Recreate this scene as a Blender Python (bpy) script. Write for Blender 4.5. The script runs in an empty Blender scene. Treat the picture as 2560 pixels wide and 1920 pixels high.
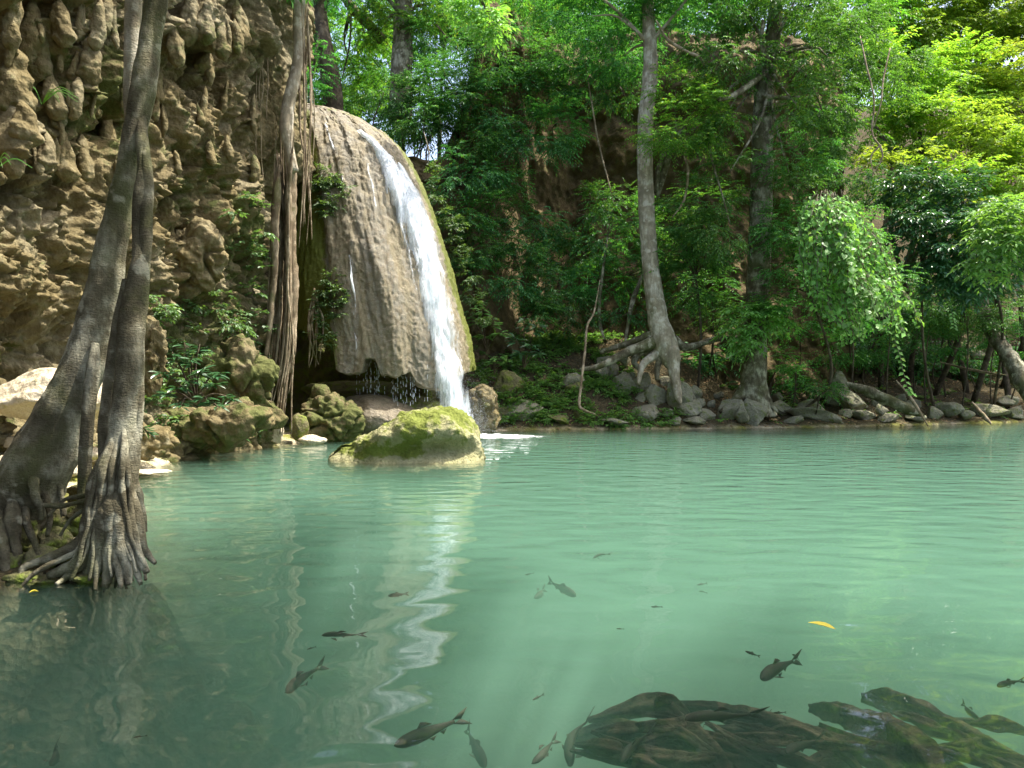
import bpy, math
import numpy as np
from mathutils import Vector

# ------------------------------------------------------------------ camera, sky, sun, exposure
scene = bpy.context.scene
col = scene.collection
F_PX = 2009.0                       # focal length in photograph pixels (2560 wide)
CAM_H = 1.5
cam_d = bpy.data.cameras.new("camera")
cam = bpy.data.objects.new("camera", cam_d)
col.objects.link(cam)
cam.location = (0, 0, CAM_H)
cam.rotation_euler = (math.radians(90), 0, 0)
cam_d.sensor_fit = 'HORIZONTAL'
cam_d.sensor_width = 36.0
cam_d.lens = 36.0 * F_PX / 2560.0
cam_d.clip_start = 0.05
cam_d.clip_end = 1000
scene.camera = cam

SUN_EL = math.radians(64)
SUN_DIR = Vector((0.98, 0.20, 0.0)).normalized()      # horizontal direction towards the sun
SUN_AZ = math.atan2(SUN_DIR.x, SUN_DIR.y)             # clockwise from +Y
world = bpy.data.worlds.new("World")
scene.world = world
world.use_nodes = True
wn = world.node_tree
wn.nodes.clear()
wo = wn.nodes.new('ShaderNodeOutputWorld')
wb = wn.nodes.new('ShaderNodeBackground')
sky = wn.nodes.new('ShaderNodeTexSky')
sky.sky_type = 'NISHITA'
sky.sun_disc = False
sky.sun_elevation = SUN_EL
sky.sun_rotation = SUN_AZ
sky.air_density = 1.0
sky.dust_density = 5.0
sky.ozone_density = 1.0
wb.inputs['Strength'].default_value = 0.15
wn.links.new(sky.outputs[0], wb.inputs[0])
wn.links.new(wb.outputs[0], wo.inputs[0])

sun_d = bpy.data.lights.new("sun", 'SUN')
sun_d.energy = 3.6
sun_d.angle = math.radians(0.53)
sun_d.color = (1.0, 0.95, 0.86)
sun = bpy.data.objects.new("sun", sun_d)
col.objects.link(sun)
to_sun = Vector((SUN_DIR.x * math.cos(SUN_EL), SUN_DIR.y * math.cos(SUN_EL), math.sin(SUN_EL)))
sun.rotation_euler = to_sun.to_track_quat('Z', 'Y').to_euler()
sun.location = (20, 10, 40)

scene.view_settings.view_transform = 'Standard'
scene.view_settings.look = 'None'
scene.view_settings.gamma = 1.0
scene.view_settings.exposure = 1.62
scene.view_settings.use_curve_mapping = False

scene.render.engine = 'CYCLES'
cy = scene.cycles
cy.use_denoising = True
cy.max_bounces = 10
cy.diffuse_bounces = 5
cy.glossy_bounces = 3
cy.transmission_bounces = 4
cy.transparent_max_bounces = 12
cy.volume_bounces = 3
cy.caustics_reflective = False
cy.caustics_refractive = False
cy.sample_clamp_indirect = 6.0
cy.blur_glossy = 0.5

# ------------------------------------------------------------------ numeric helpers
rng = np.random.default_rng(7)
_gr = np.random.default_rng(11)
_G = _gr.normal(size=(256, 3)); _G /= np.linalg.norm(_G, axis=1)[:, None]
_R3 = _gr.random((4096, 3))


def _hash(i, seed):
    h = (i[..., 0] * 374761393 + i[..., 1] * 668265263 + i[..., 2] * 2147483647 + seed * 1274126177) & 0xFFFFFFFF
    h = ((h ^ (h >> 13)) * 1274126177) & 0xFFFFFFFF
    return h ^ (h >> 16)


def perlin(p, seed=0):
    p = np.asarray(p, float)
    i = np.floor(p).astype(np.int64)
    f = p - i
    u = f * f * f * (f * (f * 6 - 15) + 10)
    out = np.zeros(len(p))
    for dx in (0, 1):
        wx = u[:, 0] if dx else 1 - u[:, 0]
        for dy in (0, 1):
            wy = u[:, 1] if dy else 1 - u[:, 1]
            for dz in (0, 1):
                wz = u[:, 2] if dz else 1 - u[:, 2]
                o = np.array([dx, dy, dz])
                g = _G[_hash(i + o, seed) & 255]
                out += wx * wy * wz * ((f - o) * g).sum(1)
    return out * 1.5


def fbm(p, octaves=4, seed=0, gain=0.5, lac=2.03):
    p = np.asarray(p, float)
    a, s = 1.0, 0.0
    for k in range(octaves):
        s = s + a * perlin(p, seed + k)
        p = p * lac + 3.7
        a *= gain
    return s


def ridged(p, octaves=4, seed=0):
    p = np.asarray(p, float)
    a, s = 1.0, 0.0
    for k in range(octaves):
        s = s + a * (1 - np.abs(perlin(p, seed + k)) * 1.6)
        p = p * 2.1 + 1.3
        a *= 0.5
    return s / 1.9


def worley(p, seed=0):
    p = np.asarray(p, float)
    i = np.floor(p).astype(np.int64)
    f1 = np.full(len(p), 9.0); f2 = np.full(len(p), 9.0); cid = np.zeros(len(p), np.int64)
    for dx in (-1, 0, 1):
        for dy in (-1, 0, 1):
            for dz in (-1, 0, 1):
                c = i + np.array([dx, dy, dz])
                h = _hash(c, seed)
                q = c + _R3[h & 4095]
                d = np.sqrt(((q - p) ** 2).sum(1))
                near = d < f1
                f2 = np.where(near, f1, np.minimum(f2, d))
                cid = np.where(near, h, cid)
                f1 = np.where(near, d, f1)
    return f1, f2, (cid & 1023) / 1023.0


def sstep(a, b, x):
    t = np.clip((x - a) / (b - a), 0, 1)
    return t * t * (3 - 2 * t)


def at(px, py, Y):
    """world point seen at photograph pixel (px, py) at distance Y"""
    return np.array([(px - 1280.0) / F_PX * Y, Y, CAM_H - (py - 960.0) / F_PX * Y])


def unit(v):
    v = np.asarray(v, float)
    return v / np.maximum(np.linalg.norm(v, axis=-1, keepdims=True), 1e-9)


def curve(pts, n):
    """Catmull-Rom through rows of pts (any number of columns)"""
    P = np.asarray(pts, float)
    if len(P) == 2:
        t = np.linspace(0, 1, n)[:, None]
        return P[0] * (1 - t) + P[1] * t
    Q = np.vstack([2 * P[0] - P[1], P, 2 * P[-1] - P[-2]])
    t = np.linspace(0, len(P) - 1 - 1e-9, n)
    k = t.astype(int); u = (t - k)[:, None]
    a, b, c, d = Q[k], Q[k + 1], Q[k + 2], Q[k + 3]
    return 0.5 * (2 * b + (c - a) * u + (2 * a - 5 * b + 4 * c - d) * u ** 2 + (3 * b - a - 3 * c + d) * u ** 3)


# ------------------------------------------------------------------ mesh helpers
def mesh_data(name, V, F, mat, smooth=True, attrs=None):
    V = np.ascontiguousarray(V, dtype=np.float32); F = np.ascontiguousarray(F, dtype=np.int32)
    me = bpy.data.meshes.new(name)
    k = F.shape[1]
    me.vertices.add(len(V)); me.vertices.foreach_set('co', V.ravel())
    me.loops.add(F.size); me.loops.foreach_set('vertex_index', F.ravel())
    me.polygons.add(len(F)); me.polygons.foreach_set('loop_start', np.arange(0, F.size, k, dtype=np.int32))
    me.polygons.foreach_set('use_smooth', np.full(len(F), bool(smooth)))
    if attrs:
        for an, av in attrs.items():
            a = me.attributes.new(an, 'FLOAT', 'POINT')
            a.data.foreach_set('value', np.ascontiguousarray(av, dtype=np.float32))
    me.update(calc_edges=True)
    if mat is not None:
        me.materials.append(mat)
    return me


def tag(o, label=None, cat=None, group=None, kind=None):
    if label: o['label'] = label
    if cat: o['category'] = cat
    if group: o['group'] = group
    if kind: o['kind'] = kind
    return o


def thing(name, loc, label, cat, group=None):
    o = bpy.data.objects.new(name, None)
    o.empty_display_size = 0.2
    o.location = tuple(float(c) for c in loc)
    col.objects.link(o)
    return tag(o, label, cat, group)


def obj(name, V, F, mat, parent=None, base=None, smooth=True, attrs=None):
    """V in world space; the object's origin goes to base (or the parent's origin)"""
    V = np.asarray(V, float)
    if parent is not None:
        root = parent; b = np.zeros(3)
        while root is not None:
            b = b + np.array(root.location); root = root.parent
        me = mesh_data(name, V - b, F, mat, smooth, attrs)
        o = bpy.data.objects.new(name, me); o.parent = parent
    else:
        b = np.zeros(3) if base is None else np.asarray(base, float)
        me = mesh_data(name, V - b, F, mat, smooth, attrs)
        o = bpy.data.objects.new(name, me); o.location = tuple(b)
    col.objects.link(o)
    return o


def grid_faces(nu, nv, closed=False):
    """quads over a nu x nv vertex grid (row-major, v fastest); closed wraps u"""
    iu = np.arange(nu if closed else nu - 1)[:, None]; iv = np.arange(nv - 1)[None, :]
    a = iu * nv + iv; b = ((iu + 1) % nu) * nv + iv
    return np.stack([a, b, b + 1, a + 1], -1).reshape(-1, 4)


def join(parts):
    Vs, Fs, n = [], [], 0
    for V, F in parts:
        Vs.append(V); Fs.append(F + n); n += len(V)
    return np.vstack(Vs), np.vstack(Fs)


def tube(pts, rad, seg=10, rings=None, amp=0.0, freq=3.0, seed=0, flute=0.0, nfl=5):
    """tapered tube along a smooth path, as quads with closed tips"""
    pts = np.asarray(pts, float); rad = np.asarray(rad, float)
    n = rings or max(4, 5 * len(pts))
    C = curve(np.column_stack([pts, rad]), n)
    c, r = C[:, :3], np.maximum(C[:, 3], 0.002)
    t = unit(np.gradient(c, axis=0))
    ref = np.array([0.31, 0.92, 0.2]) if abs(t[0][2]) > 0.6 else np.array([0.1, 0.2, 1.0])
    u = np.zeros_like(c)
    x = unit(ref - t[0] * ref.dot(t[0]))
    for i in range(n):
        x = unit(x - t[i] * x.dot(t[i])); u[i] = x
    w = np.cross(t, u)
    ang = np.linspace(0, 2 * math.pi, seg, endpoint=False)
    ring = u[:, None, :] * np.cos(ang)[None, :, None] + w[:, None, :] * np.sin(ang)[None, :, None]
    rr = np.repeat(r[:, None], seg, 1)
    if flute:
        rr = rr * (1 + flute * np.cos(ang * nfl + seed)[None, :])
    V = (c[:, None, :] + ring * rr[..., None]).reshape(-1, 3)
    if amp:
        nz = fbm(V * freq, 3, seed).reshape(n, seg)
        V = (c[:, None, :] + ring * (rr * (1 + amp * nz))[..., None]).reshape(-1, 3)
    F = []
    k = np.arange(seg)
    for i in range(n - 1):
        a = i * seg + k; b = i * seg + (k + 1) % seg
        F.append(np.stack([a, b, b + seg, a + seg], 1))
    V = np.vstack([V, c[0], c[-1]])
    e0, e1 = n * seg, n * seg + 1
    F.append(np.stack([(k + 1) % seg, k, np.full(seg, e0), np.full(seg, e0)], 1)[:, [0, 1, 2, 2]])
    o = (n - 1) * seg
    F.append(np.stack([o + k, o + (k + 1) % seg, np.full(seg, e1), np.full(seg, e1)], 1))
    F = np.vstack(F)
    # split into triangles so tip fans are valid
    T = np.vstack([F[:-2 * seg][:, [0, 1, 2]], F[:-2 * seg][:, [0, 2, 3]], F[-2 * seg:][:, :3]])
    return V, T


_ico = {}


def ico(sub):
    if sub in _ico:
        return _ico[sub]
    import bmesh
    bm = bmesh.new(); bmesh.ops.create_icosphere(bm, subdivisions=sub, radius=1.0)
    V = np.array([v.co[:] for v in bm.verts]); F = np.array([[v.index for v in f.verts] for f in bm.faces])
    bm.free(); _ico[sub] = (V, F)
    return V, F


def lump_shape(size, seed, sub=6):
    """nodular porous tufa mass"""
    V, F = ico(sub)
    P = V * np.asarray(size)
    s = seed * 2.3
    w1, _, _ = worley(P * 1.6 + s, seed); w2, _, _ = worley(P * 4.5 + s, seed + 1); w3, _, _ = worley(P * 10 + s, seed + 2)
    d = 0.22 * fbm(P * 1.1 + s, 3, seed) + 0.30 * (0.6 - w1) + 0.13 * (0.6 - w2) + 0.05 * (0.6 - w3) - 0.10 * np.abs(perlin(P * 5 + s, seed + 4)) - 0.18 * np.exp(-(perlin(P * 1.4 + s, seed + 5) / 0.07) ** 2)
    return P + V * d[:, None], F


def rock_shape(size, seed, sub=4, facet=0.35, rough=0.10, fine=0.03):
    """angular weathered stone: sphere cut by random planes, then roughened"""
    V, F = ico(sub)
    r = np.random.default_rng(seed)
    P = V.copy()
    for _ in range(16):
        nrm = unit(r.normal(size=3)); d = 1 - facet * (0.45 + 0.8 * r.random())
        s = P @ nrm - d
        P = P - np.where(s > 0, s * 0.92, 0)[:, None] * nrm
    n1 = fbm(V * 1.6 + seed * 3.1, 3, seed)
    n2 = fbm(V * 6.0 + seed * 1.7, 3, seed + 9)
    P = P * (1 + rough * n1 + fine * n2)[:, None]
    return P * np.asarray(size), F


# ------------------------------------------------------------------ material helpers
class NB:
    def __init__(self, name):
        self.m = bpy.data.materials.new(name)
        self.m.use_nodes = True
        self.nt = self.m.node_tree
        self.nt.nodes.clear()
        self.out = self.n('ShaderNodeOutputMaterial')

    def n(self, t, **kw):
        x = self.nt.nodes.new(t)
        for k, v in kw.items():
            setattr(x, k, v)
        return x

    def set(self, sock, v):
        if isinstance(v, bpy.types.NodeSocket):
            self.nt.links.new(v, sock)
        else:
            if sock.type == 'RGBA' and not hasattr(v, '__len__'):
                v = (v, v, v, 1)
            if sock.type == 'RGBA' and len(v) == 3:
                v = (*v, 1)
            sock.default_value = v

    def coord(self, scale=(1, 1, 1), loc=(0, 0, 0)):
        tc = self.n('ShaderNodeTexCoord'); mp = self.n('ShaderNodeMapping')
        mp.inputs['Scale'].default_value = scale; mp.inputs['Location'].default_value = loc
        self.nt.links.new(tc.outputs['Object'], mp.inputs['Vector'])
        return mp.outputs[0]

    def noise(self, scale, detail=4, rough=0.55, vec=None, dist=0.0):
        x = self.n('ShaderNodeTexNoise')
        x.inputs['Scale'].default_value = scale; x.inputs['Detail'].default_value = detail
        x.inputs['Roughness'].default_value = rough; x.inputs['Distortion'].default_value = dist
        if vec is None: vec = self.coord()
        self.nt.links.new(vec, x.inputs['Vector'])
        return x.outputs['Fac']

    def voro(self, scale, vec=None, feature='F1'):
        x = self.n('ShaderNodeTexVoronoi', feature=feature)
        x.inputs['Scale'].default_value = scale
        if vec is None: vec = self.coord()
        self.nt.links.new(vec, x.inputs['Vector'])
        return x.outputs['Distance']

    def ramp(self, fac, stops):
        x = self.n('ShaderNodeValToRGB')
        e = x.color_ramp.elements
        while len(e) < len(stops): e.new(0.5)
        for k, (p, c) in enumerate(stops):
            e[k].position = p
            e[k].color = (c, c, c, 1) if not hasattr(c, '__len__') else (*c, 1)
        self.nt.links.new(fac, x.inputs[0])
        return x.outputs[0]

    def mixc(self, fac, a, b, mode='MIX'):
        x = self.n('ShaderNodeMix', data_type='RGBA', blend_type=mode)
        self.set(x.inputs[0], fac); self.set(x.inputs[6], a); self.set(x.inputs[7], b)
        return x.outputs[2]

    def math(self, op, a, b=0.5, clamp=False):
        x = self.n('ShaderNodeMath', operation=op, use_clamp=clamp)
        self.set(x.inputs[0], a); self.set(x.inputs[1], b)
        return x.outputs[0]

    def attr(self, name):
        x = self.n('ShaderNodeAttribute', attribute_name=name)
        return x.outputs['Fac']

    def bump(self, h, strength=0.5, dist=0.05, normal=None):
        x = self.n('ShaderNodeBump')
        x.inputs['Strength'].default_value = strength; x.inputs['Distance'].default_value = dist
        self.set(x.inputs['Height'], h)
        if normal is not None: self.nt.links.new(normal, x.inputs['Normal'])
        return x.outputs[0]

    def bsdf(self, color, rough=0.8, spec=0.3, normal=None):
        x = self.n('ShaderNodeBsdfPrincipled')
        self.set(x.inputs['Base Color'], color); self.set(x.inputs['Roughness'], rough)
        self.set(x.inputs['Specular IOR Level'], spec)
        if normal is not None: self.nt.links.new(normal, x.inputs['Normal'])
        return x.outputs[0]

    def mixs(self, fac, a, b):
        x = self.n('ShaderNodeMixShader')
        self.set(x.inputs[0], fac); self.nt.links.new(a, x.inputs[1]); self.nt.links.new(b, x.inputs[2])
        return x.outputs[0]

    def done(self, surf=None, vol=None):
        if surf is not None: self.nt.links.new(surf, self.out.inputs['Surface'])
        if vol is not None: self.nt.links.new(vol, self.out.inputs['Volume'])
        return self.m


def rock_mat(name, cols, moss=(0.10, 0.13, 0.02), moss_amt=0.0, scale=1.0, wet=False, use_attr=False, bump=1.0):
    b = NB(name)
    n1 = b.noise(0.55 * scale, 5, 0.6)
    n2 = b.noise(3.2 * scale, 6, 0.65)
    n3 = b.noise(14 * scale, 5, 0.6)
    c = b.ramp(n1, [(0.32, cols[0]), (0.5, cols[1]), (0.68, cols[2])])
    c2 = b.ramp(n2, [(0.3, cols[3]), (0.52, cols[1]), (0.7, cols[2])])
    c = b.mixc(0.5, c, c2)
    c = b.mixc(b.ramp(n3, [(0.35, 0.0), (0.7, 0.45)]), c, cols[3])
    if use_attr:
        mf = b.math('ADD', b.attr('moss'), b.math('MULTIPLY', b.math('SUBTRACT', n2, 0.5), 1.6))
        mf = b.ramp(mf, [(0.42, 0.0), (0.62, 1.0)])
    else:
        mf = b.ramp(b.math('ADD', n2, moss_amt), [(0.52, 0.0), (0.68, 1.0)])
    mossc = b.mixc(n3, moss, tuple(x * 2.1 for x in moss))
    c = b.mixc(mf, c, mossc)
    h = b.math('ADD', b.math('MULTIPLY', n2, 1.0), b.math('MULTIPLY', n3, 0.45))
    nm = b.bump(h, 0.75 * bump, 0.12)
    v = b.voro(9 * scale)
    nm = b.bump(v, 0.35 * bump, 0.05, nm)
    return b.done(b.bsdf(c, 0.55 if wet else 0.9, 0.5 if wet else 0.15, nm))


M = {}
M['tufa'] = rock_mat('tufa_cliff', [(0.205, 0.160, 0.068), (0.175, 0.142, 0.072), (0.360, 0.325, 0.220), (0.060, 0.046, 0.020)],
                     moss=(0.055, 0.060, 0.019), use_attr=True)
M['earth'] = rock_mat('earth_cliff', [(0.150, 0.108, 0.045), (0.115, 0.085, 0.040), (0.185, 0.135, 0.052), (0.065, 0.050, 0.028)],
                      moss=(0.05, 0.075, 0.02), moss_amt=-0.06)
def dome_material():
    b = NB('tufa_dome')
    st = b.coord(scale=(1, 1, 0.12))
    n1 = b.noise(1.9, 6, 0.7, st); n2 = b.noise(6.0, 6, 0.68); n3 = b.noise(26, 5, 0.7, b.coord(scale=(1, 1, 1.8)))
    c = b.ramp(n1, [(0.30, (0.10, 0.083, 0.042)), (0.44, (0.205, 0.172, 0.098)), (0.56, (0.185, 0.168, 0.125)), (0.72, (0.27, 0.238, 0.155))])
    c = b.mixc(b.ramp(n2, [(0.34, 0.75), (0.56, 0.0)]), c, (0.13, 0.095, 0.045))
    c = b.mixc(b.ramp(n3, [(0.52, 0.0), (0.72, 0.5)]), c, (0.42, 0.37, 0.26))
    mf = b.math('ADD', b.attr('moss'), b.math('MULTIPLY', b.math('SUBTRACT', n2, 0.5), 1.2))
    mf = b.ramp(mf, [(0.42, 0.0), (0.62, 1.0)])
    c = b.mixc(mf, c, b.mixc(n3, (0.045, 0.06, 0.006), (0.17, 0.185, 0.02)))
    nm = b.bump(b.math('ADD', b.math('MULTIPLY', n2, 0.3), n3), 0.7, 0.05)
    return b.done(b.bsdf(c, 0.6, 0.35, nm))


M['dome'] = dome_material()
M['boulder'] = rock_mat('mossy_boulder', [(0.36, 0.34, 0.20), (0.30, 0.29, 0.15), (0.44, 0.41, 0.28), (0.17, 0.16, 0.07)],
                        moss=(0.092, 0.108, 0.022), use_attr=True, scale=1.6)
M['rock'] = rock_mat('bank_rock', [(0.30, 0.285, 0.21), (0.25, 0.235, 0.165), (0.42, 0.40, 0.32), (0.14, 0.13, 0.075)],
                     moss=(0.085, 0.10, 0.025), moss_amt=0.02, scale=1.6)
M['cream'] = rock_mat('cream_rock', [(0.60, 0.53, 0.40), (0.55, 0.47, 0.34), (0.66, 0.60, 0.48), (0.42, 0.34, 0.20)],
                      moss=(0.22, 0.20, 0.06), moss_amt=-0.10, scale=1.1)
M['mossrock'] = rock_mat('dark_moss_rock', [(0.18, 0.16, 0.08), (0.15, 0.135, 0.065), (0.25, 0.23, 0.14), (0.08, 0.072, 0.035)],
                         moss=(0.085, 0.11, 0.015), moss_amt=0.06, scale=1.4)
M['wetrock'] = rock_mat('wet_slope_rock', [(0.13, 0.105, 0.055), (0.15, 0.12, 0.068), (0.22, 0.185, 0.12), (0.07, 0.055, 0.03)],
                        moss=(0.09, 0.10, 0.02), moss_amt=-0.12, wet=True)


def ground_material():
    b = NB('forest_ground')
    n1 = b.noise(0.7, 5, 0.6); n2 = b.noise(6, 6, 0.7); v = b.voro(16)
    soil = b.ramp(n2, [(0.3, (0.030, 0.025, 0.014)), (0.55, (0.065, 0.054, 0.028)), (0.75, (0.12, 0.098, 0.052))])
    soil = b.mixc(b.ramp(v, [(0.1, 0.5), (0.35, 0.0)]), soil, (0.22, 0.14, 0.07))
    cream = b.ramp(n2, [(0.3, (0.30, 0.25, 0.13)), (0.6, (0.52, 0.45, 0.32))])
    moss = b.ramp(n2, [(0.3, (0.10, 0.11, 0.02)), (0.7, (0.24, 0.24, 0.05))])
    cream = b.mixc(b.ramp(n1, [(0.40, 0.0), (0.55, 1.0)]), cream, moss)
    sand = b.ramp(n1, [(0.3, (0.11, 0.11, 0.06)), (0.7, (0.28, 0.265, 0.16))])
    c = b.mixc(b.attr('cream'), soil, cream)
    c = b.mixc(b.attr('bed'), c, sand)
    nm = b.bump(b.math('ADD', n2, b.math('MULTIPLY', v, 0.6)), 0.8, 0.08)
    return b.done(b.bsdf(c, 0.95, 0.1, nm))


M['ground'] = ground_material()


def bark_material(name, dark, mid, pale, moss=(0.10, 0.11, 0.03), moss_lo=0.56):
    b = NB(name)
    st = b.coord(scale=(1, 1, 0.35))
    n1 = b.noise(2.2, 5, 0.62); n2 = b.noise(9, 6, 0.65, st); n3 = b.noise(34, 4, 0.6, b.coord(scale=(1, 1, 2.2)))
    c = b.ramp(n1, [(0.36, dark), (0.48, mid), (0.60, pale)])
    c = b.mixc(b.ramp(n2, [(0.38, 0.8), (0.58, 0.0)]), c, dark)
    c = b.mixc(b.ramp(b.noise(1.3, 4, 0.6, b.coord(loc=(5, 2, 1))), [(moss_lo, 0.0), (moss_lo + 0.12, 0.75)]), c, moss)
    c = b.mixc(b.ramp(b.noise(4.5, 3, 0.5, b.coord(loc=(1, 7, 3))), [(0.60, 0.0), (0.66, 0.7)]), c, pale)
    h = b.math('ADD', n2, b.math('MULTIPLY', n3, 0.5))
    return b.done(b.bsdf(c, 0.85, 0.2, b.bump(h, 0.9, 0.04)))


M['bark_grey'] = bark_material('grey_bark', (0.060, 0.050, 0.028), (0.150, 0.130, 0.080), (0.37, 0.345, 0.245), moss=(0.075, 0.078, 0.024), moss_lo=0.50)
M['bark_pale'] = bark_material('pale_bark', (0.20, 0.165, 0.11), (0.33, 0.28, 0.19), (0.52, 0.47, 0.37), moss_lo=0.62)
M['bark_dark'] = bark_material('dark_bark', (0.04, 0.03, 0.02), (0.085, 0.065, 0.04), (0.15, 0.12, 0.08))
M['root'] = bark_material('hanging_root', (0.13, 0.095, 0.055), (0.25, 0.19, 0.12), (0.42, 0.34, 0.23))
M['wood'] = bark_material('sunken_wood', (0.016, 0.012, 0.007), (0.075, 0.055, 0.030), (0.22, 0.165, 0.095), moss=(0.045, 0.052, 0.012))


def leaf_material(name, base, var=0.5, trans=0.4, rough=0.45, tip=(0.16, 0.24, 0.03), spec=0.22, per_plant=1.0):
    b = NB(name)
    g = b.n('ShaderNodeNewGeometry')
    oi = b.n('ShaderNodeObjectInfo')
    rnd = g.outputs['Random Per Island']
    dark = tuple(x * (1 - var) for x in base); lite = tuple(x * (1 + var) for x in base)
    c = b.ramp(rnd, [(0.0, dark), (0.55, base), (0.9, lite), (1.0, tip)])
    hue = b.n('ShaderNodeHueSaturation')
    b.set(hue.inputs['Hue'], b.math('ADD', b.math('MULTIPLY', oi.outputs['Random'], 0.036 * per_plant), 0.5 - 0.014 * per_plant))
    b.set(hue.inputs['Value'], b.math('ADD', b.math('MULTIPLY', oi.outputs['Random'], 0.4), 0.8))
    b.set(hue.inputs['Color'], c)
    c = hue.outputs[0]
    s = b.bsdf(c, rough, spec)
    t = b.n('ShaderNodeBsdfTranslucent')
    b.set(t.inputs['Color'], b.mixc(1.0, c, (1.45, 1.5, 0.55), 'MULTIPLY'))
    return b.done(b.mixs(trans, s, t.outputs[0]))


M['leaf_dark'] = leaf_material('leaf_dark', (0.055, 0.165, 0.052), 0.45, 0.42)
M['leaf_mid'] = leaf_material('leaf_mid', (0.080, 0.215, 0.055), 0.45, 0.46)
M['leaf_lite'] = leaf_material('leaf_light', (0.120, 0.260, 0.045), 0.4, 0.54, tip=(0.3, 0.32, 0.05))
M['leaf_vine'] = leaf_material('leaf_vine', (0.185, 0.355, 0.095), 0.35, 0.42, 0.45, spec=0.3, per_plant=0.2)
M['leaf_cliff'] = leaf_material('leaf_cliff', (0.095, 0.165, 0.060), 0.4, 0.35, spec=0.4)
M['leaf_sun_tint'] = leaf_material('leaf_sunlight_tint', (0.23, 0.35, 0.055), 0.35, 0.55, 0.5, tip=(0.36, 0.38, 0.08))  # brighter leaf copy: sunlight on the right hillside put into the colour
M['leaf_herb'] = leaf_material('leaf_herb', (0.125, 0.25, 0.06), 0.4, 0.44)
M['leaf_gloss'] = leaf_material('leaf_glossy', (0.050, 0.135, 0.048), 0.35, 0.28, 0.28, spec=0.5)
M['litter'] = leaf_material('dry_leaf', (0.20, 0.13, 0.065), 0.5, 0.15, 0.8, tip=(0.42, 0.33, 0.2))

# ------------------------------------------------------------------ terrain with the pool basin
SHORE = np.array([(-4.9, 2.0), (-4.6, 4.6), (-4.3, 5.85), (-3.65, 6.05), (-3.32, 6.3), (-3.38, 6.7), (-4.6, 8.5), (-5.3, 10.8), (-6.0, 12.6),
                  (-6.4, 14.5), (-6.6, 16.5), (-6.6, 18.6), (-6.0, 19.9), (-5.3, 20.8), (-4.6, 22.2), (-3.2, 23.2), (-1.6, 24.4),
                  (-1.0, 25.9), (1.0, 26.1), (4.0, 26.6), (7.5, 27.1), (11.0, 27.9), (15.0, 29.4), (20.0, 31.6), (24, 33), (29, 30), (30, 20),
                  (26, 8), (16, 0.6), (6, 0.8), (0, 1.0), (-3.5, 1.2)])


def shore_dist(X, Y):
    """signed distance to the waterline, positive on land"""
    P = np.column_stack([X, Y]); n = len(SHORE)
    best = np.full(len(P), 1e9); inside = np.zeros(len(P), bool)
    for i in range(n):
        a, b = SHORE[i], SHORE[(i + 1) % n]
        ab = b - a
        t = np.clip(((P - a) @ ab) / ab.dot(ab), 0, 1)
        best = np.minimum(best, np.linalg.norm(P - (a + t[:, None] * ab), axis=1))
        cond = (a[1] > P[:, 1]) != (b[1] > P[:, 1])
        xi = a[0] + (P[:, 1] - a[1]) * ab[0] / (ab[1] if abs(ab[1]) > 1e-9 else 1e-9)
        inside ^= cond & (P[:, 0] < xi)
    return np.where(inside, -best, best)


CLIFF_PLAN = np.array([(-10.5, 3.0), (-9.3, 7.0), (-8.4, 10.0), (-7.75, 12.2), (-7.45, 14.5), (-7.2, 16.5), (-6.7, 18.4), (-6.4, 19.7), (-6.15, 20.4),
                       (-6.35, 21.5), (-6.6, 23.0), (-8.5, 25.0)])
EARTH_X = [-5.5, -4, -2.5, -1, 1, 3, 6, 9, 12, 15]
EARTH_Y = [27.2, 28.0, 29.0, 30.6, 33.0, 34.5, 34.0, 33.4, 34.2, 36]


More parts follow.
